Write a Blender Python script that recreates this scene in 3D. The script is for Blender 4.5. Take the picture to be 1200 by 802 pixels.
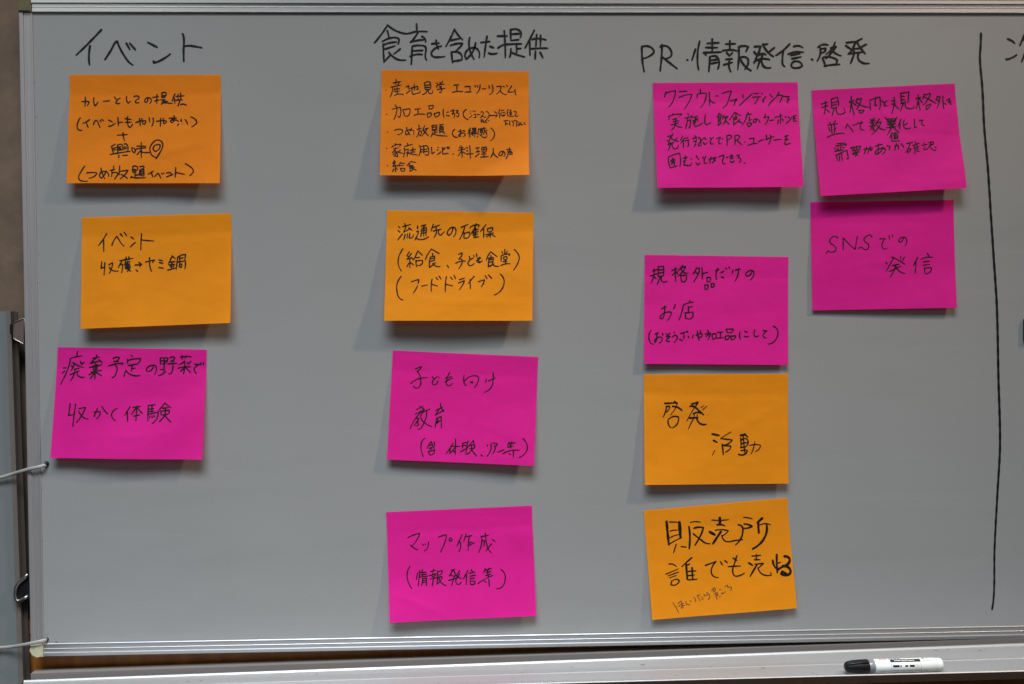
import bpy, bmesh, math, random
import numpy as np
from mathutils import Matrix, Vector

random.seed(7)
for o in list(bpy.data.objects):
    bpy.data.objects.remove(o, do_unlink=True)
scene = bpy.context.scene
COL = scene.collection

# ------------------------------------------------------------------ camera
# World frame: the whiteboard face is the plane Y = 0 (the room is at Y < 0), X = 0 and
# Z = Z0 are the inner left and inner top edges of its frame.  Metres.
Z0 = 1.75
BOARD_H = 0.8447
BOARD_W = 1.76
F = 1200 * 35 / 36
YAW, PITCH, ROLL = -0.03086038, -0.0211528, 0.00839868
CAM = np.array([0.59291717, -F * 0.00116, Z0 - 0.41532464])


def _rot(ax, a):
    c, s = math.cos(a), math.sin(a)
    return np.array({'x': [[1, 0, 0], [0, c, -s], [0, s, c]],
                     'y': [[c, 0, s], [0, 1, 0], [-s, 0, c]],
                     'z': [[c, -s, 0], [s, c, 0], [0, 0, 1]]}[ax])


RC = _rot('z', YAW) @ _rot('x', PITCH) @ _rot('y', ROLL)
cam_data = bpy.data.cameras.new('camera')
cam_data.sensor_fit = 'HORIZONTAL'
cam_data.sensor_width = 36
cam_data.lens = 35
cam_data.clip_start = 0.05
cam_data.clip_end = 100
cam = bpy.data.objects.new('camera', cam_data)
COL.objects.link(cam)
m = Matrix.Identity(4)
for i in range(3):
    m[i][0], m[i][1], m[i][2], m[i][3] = RC[i, 0], RC[i, 2], -RC[i, 1], CAM[i]
cam.matrix_world = m
scene.camera = cam

# ------------------------------------------------------------------ world (dim room light)
scene.view_settings.view_transform = 'Standard'
scene.view_settings.look = 'None'
scene.view_settings.exposure = 0.47
scene.view_settings.gamma = 1.0
world = bpy.data.worlds.new('World')
scene.world = world
world.use_nodes = True
nt = world.node_tree
bg = nt.nodes['Background']
tc = nt.nodes.new('ShaderNodeTexCoord')
sep = nt.nodes.new('ShaderNodeSeparateXYZ')
nt.links.new(tc.outputs['Generated'], sep.inputs[0])
mr = nt.nodes.new('ShaderNodeMapRange')
mr.inputs['From Min'].default_value = -1
mr.inputs['From Max'].default_value = 1
nt.links.new(sep.outputs['Z'], mr.inputs['Value'])
rampz = nt.nodes.new('ShaderNodeValToRGB')
rampz.color_ramp.elements[0].position = 0.25
rampz.color_ramp.elements[0].color = (0.10, 0.095, 0.09, 1)      # floor
rampz.color_ramp.elements[1].position = 0.85
rampz.color_ramp.elements[1].color = (0.30, 0.28, 0.24, 1)       # ceiling
e_ = rampz.color_ramp.elements.new(0.46)
e_.color = (0.50, 0.50, 0.50, 1)                                 # walls and tables of the room
e_ = rampz.color_ramp.elements.new(0.60)
e_.color = (0.42, 0.41, 0.385, 1)
nt.links.new(mr.outputs[0], rampz.inputs[0])
mrx = nt.nodes.new('ShaderNodeMapRange')
mrx.inputs['From Min'].default_value = -0.8
mrx.inputs['From Max'].default_value = 0.8
nt.links.new(sep.outputs['X'], mrx.inputs['Value'])
rampx = nt.nodes.new('ShaderNodeValToRGB')
rampx.color_ramp.elements[0].color = (3.2, 3.5, 3.4, 1)
rampx.color_ramp.elements[1].color = (0.75, 0.58, 0.56, 1)
nt.links.new(mrx.outputs[0], rampx.inputs[0])
rampx.color_ramp.elements.new(0.36).color = (1.1, 1.1, 1.1, 1)
rampx.color_ramp.elements.new(0.25).color = (2.4, 2.65, 2.55, 1)     # bright side of the room
mul = nt.nodes.new('ShaderNodeMixRGB')
mul.blend_type = 'MULTIPLY'
hi = nt.nodes.new('ShaderNodeMapRange')                 # the bright side is lit above eye level only
hi.interpolation_type = 'SMOOTHSTEP'
hi.inputs['From Min'].default_value = 0.02
hi.inputs['From Max'].default_value = 0.30
nt.links.new(sep.outputs['Z'], hi.inputs['Value'])
nt.links.new(hi.outputs[0], mul.inputs[0])
nt.links.new(rampz.outputs[0], mul.inputs[1])
nt.links.new(rampx.outputs[0], mul.inputs[2])
nt.links.new(mul.outputs[0], bg.inputs['Color'])
bg.inputs['Strength'].default_value = 0.10


# ------------------------------------------------------------------ lamps of the room, and two added for sheen
def area_lamp(name, loc, target, sx, sy, power, color, spread=180):
    d = bpy.data.lights.new(name, 'AREA')
    d.shape = 'RECTANGLE'
    d.size, d.size_y = sx, sy
    d.energy = power
    d.color = color
    d.spread = math.radians(spread)       # added beam cut-off that grades the brightness across the board
    o = bpy.data.objects.new(name, d)
    COL.objects.link(o)
    o.location = loc
    o.rotation_euler = (Vector(target) - Vector(loc)).to_track_quat('-Z', 'Y').to_euler()
    return o


CENTRE = (0.62, 0.0, 1.33)
# a bright ceiling downlight up to the right, close to the wall, and a wide fluorescent panel to the left
area_lamp('ceiling_downlight', (2.95, -1.02, 3.52), (0.2, 0.0, 0.85), 0.16, 0.16, 3.9, (1.0, 0.75, 0.50), 50)
area_lamp('panel_or_sheen_light', (0.22, -2.6, 4.13), (0.22, -2.6, 0.0), 2.4, 2.6, 206, (0.905, 1.0, 1.09), 91)

# two unseen lamps added behind the camera to put sheen on the metal
area_lamp('panel_or_sheen_light', (-1.75, -3.7, 3.0), (0.1, 0.0, 1.6), 1.7, 0.8, 5, (0.93, 1.0, 0.96))
area_lamp('panel_or_sheen_light', (2.9, -3.5, 2.9), (1.0, 0.0, 1.5), 1.5, 0.8, 3.2, (1.0, 0.82, 0.78))


# ------------------------------------------------------------------ helpers
def back(px, Y=0.0):
    """photo pixels (1200 x 802) -> points on the vertical plane at depth Y"""
    px = np.atleast_2d(np.asarray(px, float))
    d = np.stack([(px[:, 0] - 600) / F, np.ones(len(px)), -(px[:, 1] - 401) / F], 1) @ RC.T
    t = (Y - CAM[1]) / d[:, 1]
    return CAM + d * t[:, None]


def proj(P):
    q = (P - CAM) @ RC
    return np.stack([600 + F * q[:, 0] / q[:, 1], 401 - F * q[:, 2] / q[:, 1]], 1)


def link_mesh(name, verts, faces, mat, parent=None, smooth=False):
    me = bpy.data.meshes.new(name)
    me.from_pydata([tuple(map(float, v)) for v in verts], [], faces)
    me.update()
    if smooth:
        for p in me.polygons:
            p.use_smooth = True
    if mat:
        me.materials.append(mat)
    o = bpy.data.objects.new(name, me)
    COL.objects.link(o)
    if parent:
        o.parent = parent
    return o


def link_bm(name, bm, mat, parent=None, smooth=False):
    bmesh.ops.recalc_face_normals(bm, faces=bm.faces)
    me = bpy.data.meshes.new(name)
    bm.to_mesh(me)
    bm.free()
    if smooth:
        for p in me.polygons:
            p.use_smooth = True
    if mat:
        me.materials.append(mat)
    o = bpy.data.objects.new(name, me)
    COL.objects.link(o)
    if parent:
        o.parent = parent
    return o


def thing(name, label, cat, group=None):
    o = bpy.data.objects.new(name, None)
    COL.objects.link(o)
    return tag(o, label, cat, group)


def tag(o, label, cat, group=None):
    o['label'] = label
    o['category'] = cat
    if group:
        o['group'] = group
    return o


def bm_box(bm, x0, x1, y0, y1, z0, z1, bevel=0.0):
    r = bmesh.ops.create_cube(bm, size=1)
    for v in r['verts']:
        v.co = ((x0 + x1) / 2 + v.co.x * (x1 - x0), (y0 + y1) / 2 + v.co.y * (y1 - y0), (z0 + z1) / 2 + v.co.z * (z1 - z0))
    if bevel:
        es = {e for v in r['verts'] for e in v.link_edges}
        bmesh.ops.bevel(bm, geom=list(es), offset=bevel, segments=2, affect='EDGES')


def bm_prism(bm, pts, y0, y1):
    """polygon given in the X-Z plane, extruded from depth y0 to y1"""
    a = [bm.verts.new((p[0], y0, p[1])) for p in pts]
    b = [bm.verts.new((p[0], y1, p[1])) for p in pts]
    bm.faces.new(a)
    bm.faces.new(list(reversed(b)))
    n = len(pts)
    for i in range(n):
        bm.faces.new((a[i], a[(i + 1) % n], b[(i + 1) % n], b[i]))


def bm_sweep(bm, path, ra, rb, seg=10, closed=False):
    """tube with an elliptic section (ra across, rb along depth) through path points"""
    path = [Vector(p) for p in path]
    rings = []
    n = len(path)
    for i, p in enumerate(path):
        t = (path[(i + 1) % n if closed else min(i + 1, n - 1)] - path[(i - 1) % n if closed else max(i - 1, 0)]).normalized()
        d = Vector((0, 1, 0))
        s = t.cross(d)
        if s.length < 1e-4:
            s = t.cross(Vector((1, 0, 0)))
        s.normalize()
        u = s.cross(t).normalized()
        rings.append([bm.verts.new(p + s * ra * math.cos(k * 2 * math.pi / seg) + u * rb * math.sin(k * 2 * math.pi / seg)) for k in range(seg)])
    for i in range(n if closed else n - 1):
        a, b = rings[i], rings[(i + 1) % n]
        for k in range(seg):
            bm.faces.new((a[k], a[(k + 1) % seg], b[(k + 1) % seg], b[k]))
    if not closed:
        bm.faces.new(rings[0])
        bm.faces.new(list(reversed(rings[-1])))


def spline(pts, step=0.8):
    """smooth pen stroke through the points; sharp turns stay sharp"""
    P = np.array(pts, float)
    if len(P) < 3:
        n = max(2, int(np.linalg.norm(P[-1] - P[0]) / step) + 1)
        return P[0] + (P[-1] - P[0]) * np.linspace(0, 1, n)[:, None]
    T = np.zeros_like(P)
    corner = [False] * len(P)
    for i in range(1, len(P) - 1):
        a, b = P[i] - P[i - 1], P[i + 1] - P[i]
        la, lb = np.linalg.norm(a) + 1e-9, np.linalg.norm(b) + 1e-9
        if np.dot(a, b) / (la * lb) < 0.15:
            corner[i] = True
        T[i] = (a / la + b / lb)
        T[i] /= np.linalg.norm(T[i]) + 1e-9
    out = []
    for i in range(len(P) - 1):
        d = P[i + 1] - P[i]
        L = np.linalg.norm(d)
        if L < 1e-6:
            continue
        t0 = T[i] if 0 < i and not corner[i] else None
        t1 = T[i + 1] if i + 1 < len(P) - 1 and not corner[i + 1] else None
        if t0 is None and t1 is None:
            t0 = t1 = d / L
        elif t0 is None:
            t0 = 2 * d / L - t1
        elif t1 is None:
            t1 = 2 * d / L - t0
        n = max(2, int(L / step) + 1)
        for s in np.linspace(0, 1, n, endpoint=False):
            h00, h10, h01, h11 = 2*s**3-3*s**2+1, s**3-2*s**2+s, -2*s**3+3*s**2, s**3-s**2
            out.append(h00 * P[i] + h10 * L * t0 + h01 * P[i + 1] + h11 * L * t1)
    out.append(P[-1])
    return np.array(out)


def ribbon(C, w, rng):
    """flat ribbon outline of a pen stroke in photo pixels: vertices and faces, round ends"""
    C = np.asarray(C)
    keep = [0]
    for i in range(1, len(C)):
        if np.linalg.norm(C[i] - C[keep[-1]]) > 0.12:
            keep.append(i)
    C = C[keep]
    if len(C) < 2:
        C = np.array([C[0], C[0] + [0.25, 0.05]])
    n = len(C)
    T = np.gradient(C, axis=0)
    T /= np.linalg.norm(T, axis=1)[:, None] + 1e-9
    N = np.stack([-T[:, 1], T[:, 0]], 1)
    ph = rng.uniform(0, 6.28)
    hw = w / 2 * (1 + 0.10 * np.sin(np.arange(n) * 0.35 + ph))
    k = np.linspace(0, 1, n)
    hw *= 1.0 - 0.22 * np.clip((k - 0.7) / 0.3, 0, 1)
    V, Fc = [], []
    for i in range(n):
        V += [C[i] + N[i] * hw[i], C[i] - N[i] * hw[i]]
    for i in range(n - 1):
        Fc.append((2 * i, 2 * i + 1, 2 * i + 3, 2 * i + 2))
    for end in (0, n - 1):
        s = -1 if end == 0 else 1
        base = len(V)
        ids = []
        for a in np.linspace(-math.pi / 2, math.pi / 2, 7)[1:-1]:
            V.append(C[end] + (T[end] * s * math.cos(a) + N[end] * math.sin(a)) * hw[end])
            ids.append(base)
            base += 1
        Fc.append([2 * end + 1] + ids + [2 * end])
    return V, Fc


def parse(text):
    groups = {}
    cur = None
    for line in text.strip().splitlines():
        if line[0] == '@':
            k, ox, oy, sc, *dw = line[1:].split()
            dw = float(dw[0]) if dw else None
            cur = (k, float(ox), float(oy), float(sc))
            groups.setdefault(k, {})
            ln = next((q for q in groups[k] if abs(q - cur[2]) < 7), cur[2])
            cur = cur + (ln,)
            continue
        for s in line.split(';'):
            tok = s.split()
            w = dw
            if tok[0][0] == 'w':
                w = float(tok[0][1:])
                tok = tok[1:]
            a = np.array(tok, float).reshape(-1, 2) / cur[3] + [cur[1], cur[2]]
            groups[cur[0]].setdefault(cur[4], []).append((w, a))
    return groups


PEN = 1.1


def ink_mesh(name, strokes, width, surf, mat, parent, lift=0.00025):
    """surf maps photo pixels to points on the written surface; strokes are laid just on top of it"""
    rng = random.Random(name + str(len(strokes)))
    V, Fc, off = [], [], []
    for i, (w, a) in enumerate(strokes):
        v, f = ribbon(spline(a), (w or width) * PEN, rng)
        b = len(V)
        V += v
        off += [lift + 0.000004 * (i % 40)] * len(v)
        Fc += [[b + q for q in g] for g in f]
    P = surf(np.array(V))
    P[:, 1] -= np.array(off)
    return link_mesh(name, P, Fc, mat, parent)


# ------------------------------------------------------------------ materials
def new_mat(name):
    mt = bpy.data.materials.new(name)
    mt.use_nodes = True
    n = mt.node_tree.nodes
    return mt, n, mt.node_tree.links, n['Principled BSDF']


def noise(n, l, scale, detail=3, stretch=None, rough=0.5):
    t = n.new('ShaderNodeTexCoord')
    mp = n.new('ShaderNodeMapping')
    if stretch:
        mp.inputs['Scale'].default_value = stretch
    l.new(t.outputs['Object'], mp.inputs[0])
    x = n.new('ShaderNodeTexNoise')
    x.inputs['Scale'].default_value = scale
    x.inputs['Detail'].default_value = detail
    x.inputs['Roughness'].default_value = rough
    l.new(mp.outputs[0], x.inputs['Vector'])
    return x


def ramp(n, l, src, c0, c1, p0=0.3, p1=0.7):
    r = n.new('ShaderNodeValToRGB')
    r.color_ramp.elements[0].position = p0
    r.color_ramp.elements[1].position = p1
    r.color_ramp.elements[0].color = (*c0, 1)
    r.color_ramp.elements[1].color = (*c1, 1)
    l.new(src, r.inputs[0])
    return r


def simple(name, col, rough=0.5, metal=0.0, var=0.08, scale=60, stretch=None, bump=0.0, spec=0.5, coat=0.0):
    mt, n, l, b = new_mat(name)
    x = noise(n, l, scale, 4, stretch)
    r = ramp(n, l, x.outputs['Fac'], [c * (1 - var) for c in col], [min(1, c * (1 + var)) for c in col])
    l.new(r.outputs[0], b.inputs['Base Color'])
    b.inputs['Roughness'].default_value = rough
    b.inputs['Metallic'].default_value = metal
    b.inputs['Specular IOR Level'].default_value = spec
    b.inputs['Coat Weight'].default_value = coat
    if bump:
        bp = n.new('ShaderNodeBump')
        bp.inputs['Strength'].default_value = bump
        bp.inputs['Distance'].default_value = 0.001
        l.new(x.outputs['Fac'], bp.inputs['Height'])
        l.new(bp.outputs[0], b.inputs['Normal'])
    return mt


def paper(name, col, trans):
    mt, n, l, b = new_mat(name)
    x = noise(n, l, 45, 6, rough=0.6)
    r = ramp(n, l, x.outputs['Fac'], [c * 0.965 for c in col], [min(1, c * 1.02) for c in col])
    info = n.new('ShaderNodeObjectInfo')          # every sheet is a slightly different shade
    hsv = n.new('ShaderNodeHueSaturation')
    v = n.new('ShaderNodeMapRange')
    v.inputs['To Min'].default_value = 0.95
    v.inputs['To Max'].default_value = 1.04
    l.new(info.outputs['Random'], v.inputs['Value'])
    l.new(v.outputs[0], hsv.inputs['Value'])
    l.new(r.outputs[0], hsv.inputs['Color'])
    l.new(hsv.outputs[0], b.inputs['Base Color'])
    b.inputs['Roughness'].default_value = 0.62
    b.inputs['Specular IOR Level'].default_value = 0.14
    fib = noise(n, l, 900, 3)
    bp = n.new('ShaderNodeBump')
    bp.inputs['Strength'].default_value = 0.12
    bp.inputs['Distance'].default_value = 0.0004
    l.new(fib.outputs['Fac'], bp.inputs['Height'])
    l.new(bp.outputs[0], b.inputs['Normal'])
    big = noise(n, l, 16, 3, (1, 1, 1.5))
    bp2 = n.new('ShaderNodeBump')
    bp2.inputs['Strength'].default_value = 0.35
    bp2.inputs['Distance'].default_value = 0.004
    l.new(big.outputs['Fac'], bp2.inputs['Height'])
    l.new(bp.outputs[0], bp2.inputs['Normal'])
    l.new(bp2.outputs[0], b.inputs['Normal'])
    t = n.new('ShaderNodeBsdfTranslucent')
    t.inputs['Color'].default_value = (*trans, 1)
    mx = n.new('ShaderNodeMixShader')
    mx.inputs[0].default_value = 0.42
    out = n['Material Output']
    l.new(b.outputs[0], mx.inputs[1])
    l.new(t.outputs[0], mx.inputs[2])
    l.new(mx.outputs[0], out.inputs['Surface'])
    return mt


def board_material():
    mt, n, l, b = new_mat('whiteboard_enamel')
    x = noise(n, l, 2.2, 5, rough=0.55)
    sm = noise(n, l, 9, 4, (0.35, 1, 1.6), 0.6)
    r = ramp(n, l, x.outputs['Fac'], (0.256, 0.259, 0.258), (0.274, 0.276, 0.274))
    fine = noise(n, l, 420, 2)
    r2 = ramp(n, l, fine.outputs['Fac'], (0.94, 0.94, 0.94), (1, 1, 1), 0.35, 0.65)
    mm = n.new('ShaderNodeMixRGB')
    mm.blend_type = 'MULTIPLY'
    mm.inputs[0].default_value = 1
    l.new(r.outputs[0], mm.inputs[1])
    l.new(r2.outputs[0], mm.inputs[2])
    gh = noise(n, l, 5.5, 6, (0.5, 1, 2.6), 0.62)
    gr = ramp(n, l, gh.outputs['Fac'], (0.955, 0.957, 0.96), (1, 1, 1), 0.32, 0.46)
    sc = noise(n, l, 70, 2, (0.04, 1, 1.2), 0.5)
    sr = ramp(n, l, sc.outputs['Fac'], (1, 1, 1), (1.025, 1.025, 1.025), 0.62, 0.72)
    m2 = n.new('ShaderNodeMixRGB')
    m2.blend_type = 'MULTIPLY'
    m2.inputs[0].default_value = 1
    l.new(mm.outputs[0], m2.inputs[1])
    l.new(gr.outputs[0], m2.inputs[2])
    m3 = n.new('ShaderNodeMixRGB')
    m3.blend_type = 'MULTIPLY'
    m3.inputs[0].default_value = 1
    l.new(m2.outputs[0], m3.inputs[1])
    l.new(sr.outputs[0], m3.inputs[2])
    l.new(m3.outputs[0], b.inputs['Base Color'])
    rr = n.new('ShaderNodeMapRange')
    rr.inputs['To Min'].default_value = 0.24
    rr.inputs['To Max'].default_value = 0.38
    l.new(sm.outputs['Fac'], rr.inputs['Value'])
    l.new(rr.outputs[0], b.inputs['Roughness'])
    b.inputs['Specular IOR Level'].default_value = 0.5
    return mt


def wood_material():
    mt, n, l, b = new_mat('wood_veneer')
    x = noise(n, l, 60, 6, (1, 1, 0.05), 0.6)
    r = ramp(n, l, x.outputs['Fac'], (0.26, 0.086, 0.010), (0.38, 0.138, 0.022), 0.35, 0.65)
    l.new(r.outputs[0], b.inputs['Base Color'])
    b.inputs['Roughness'].default_value = 0.45
    return mt


def wall_material():
    mt, n, l, b = new_mat('mottled_wallpaper')
    x = noise(n, l, 14, 6, rough=0.65)
    r = ramp(n, l, x.outputs['Fac'], (0.108, 0.068, 0.044), (0.198, 0.130, 0.085), 0.32, 0.68)
    l.new(r.outputs[0], b.inputs['Base Color'])
    b.inputs['Roughness'].default_value = 0.8
    bp = n.new('ShaderNodeBump')
    bp.inputs['Strength'].default_value = 0.25
    bp.inputs['Distance'].default_value = 0.002
    l.new(x.outputs['Fac'], bp.inputs['Height'])
    l.new(bp.outputs[0], b.inputs['Normal'])
    return mt


M_BOARD = board_material()
M_ALU_LIT = simple('brushed_aluminium_lit', (0.62, 0.62, 0.62), 0.34, 0.72, 0.06, 30, (0.05, 1, 1))  # top rail: its bright reflections put into a lighter base colour
M_ALU_V_SHADED = simple('brushed_aluminium_upright_shaded', (0.38, 0.37, 0.38), 0.45, 0.6, 0.06, 30, (1, 1, 0.05))  # uprights: same metal, the dark they reflect put into the colour
M_ALU_LOW_DIMMED = simple('brushed_aluminium_low_dimmed', (0.36, 0.36, 0.365), 0.40, 0.7, 0.08, 30, (0.05, 1, 1))  # bottom rail: same metal, highlights toned down through a darker base colour
M_TRAY = simple('satin_aluminium', (0.40, 0.40, 0.40), 0.42, 0.5, 0.05, 25, (0.05, 1, 1))
_n, _l = M_TRAY.node_tree.nodes, M_TRAY.node_tree.links
_b = _n['Principled BSDF']
_src = _b.inputs['Base Color'].links[0].from_socket
_d = noise(_n, _l, 160, 2, (0.5, 1, 1))
_r = ramp(_n, _l, _d.outputs['Fac'], (0.35, 0.34, 0.33), (1, 1, 1), 0.24, 0.31)
_m = _n.new('ShaderNodeMixRGB')
_m.blend_type = 'MULTIPLY'
_m.inputs[0].default_value = 1
_l.new(_src, _m.inputs[1])
_l.new(_r.outputs[0], _m.inputs[2])
_l.new(_m.outputs[0], _b.inputs['Base Color'])
_g = noise(_n, _l, 7, 5, (0.4, 1, 1), 0.65)
_q = _n.new('ShaderNodeMapRange')
_q.inputs['To Min'].default_value = 0.30
_q.inputs['To Max'].default_value = 0.58
_l.new(_g.outputs['Fac'], _q.inputs['Value'])
_l.new(_q.outputs[0], _b.inputs['Roughness'])
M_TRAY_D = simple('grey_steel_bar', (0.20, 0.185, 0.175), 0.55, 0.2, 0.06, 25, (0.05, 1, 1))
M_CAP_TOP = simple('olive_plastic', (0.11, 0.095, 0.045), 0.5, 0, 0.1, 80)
M_CAP_BOT = simple('yellowed_plastic', (0.40, 0.39, 0.27), 0.4, 0, 0.08, 80)
M_INK = simple('black_marker_ink', (0.007, 0.006, 0.006), 0.45, 0, 0.8, 260, (1, 1, 0.35), spec=0.25)
M_INK_NOTE = simple('black_pen_ink', (0.010, 0.007, 0.006), 0.6, 0, 0.3, 200, spec=0.15)
M_INK_FAINT = simple('faint_brown_ink', (0.10, 0.036, 0.010), 0.6, 0, 0.3, 200)
M_ORANGE = paper('orange_paper', (0.97, 0.345, 0.012), (0.95, 0.22, 0.02))
M_ORANGE_DEEP = paper('deep_orange_paper', (0.94, 0.280, 0.014), (0.95, 0.20, 0.02))
M_PINK = paper('pink_paper', (0.88, 0.021, 0.375), (0.95, 0.03, 0.18))
M_WALL = wall_material()
M_WOOD = wood_material()
M_PANEL = simple('grey_green_board_face', (0.15, 0.163, 0.163), 0.4, 0, 0.04, 5)
M_RAIL2 = simple('brown_grey_rail', (0.16, 0.135, 0.12), 0.5, 0.2, 0.06, 30, (1, 1, 0.05))
M_RAIL2_SHADED = simple('shaded_rail_side', (0.045, 0.032, 0.026), 0.6, 0, 0.1, 30, (1, 1, 0.05))  # right side of the partition rail, its shade put into the colour
M_CHROME = simple('chrome', (0.34, 0.33, 0.32), 0.36, 1.0, 0.03, 40)
M_PLATE = simple('plate_brown_reflection', (0.33, 0.23, 0.20), 0.3, 0.7, 0.06, 40)  # chrome plate with brownish reflections put into the base colour
M_BLACK = simple('black_plastic', (0.008, 0.008, 0.009), 0.38, 0, 0.2, 90, spec=0.35)
M_CORD = simple('clear_plastic_cord', (0.29, 0.285, 0.26), 0.4, 0, 0.08, 60)
M_WHITE = simple('white_plastic', (0.72, 0.74, 0.72), 0.4, 0, 0.03, 60)
M_COLLAR = simple('smoky_plastic', (0.20, 0.20, 0.21), 0.25, 0, 0.1, 60)
M_RED = simple('red_print', (0.62, 0.06, 0.08), 0.5, 0, 0.1, 60)
M_NAVY = simple('dark_blue_print', (0.03, 0.03, 0.10), 0.5, 0, 0.1, 60)
M_GREYP = simple('grey_print', (0.35, 0.35, 0.36), 0.5, 0, 0.1, 60)

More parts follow.
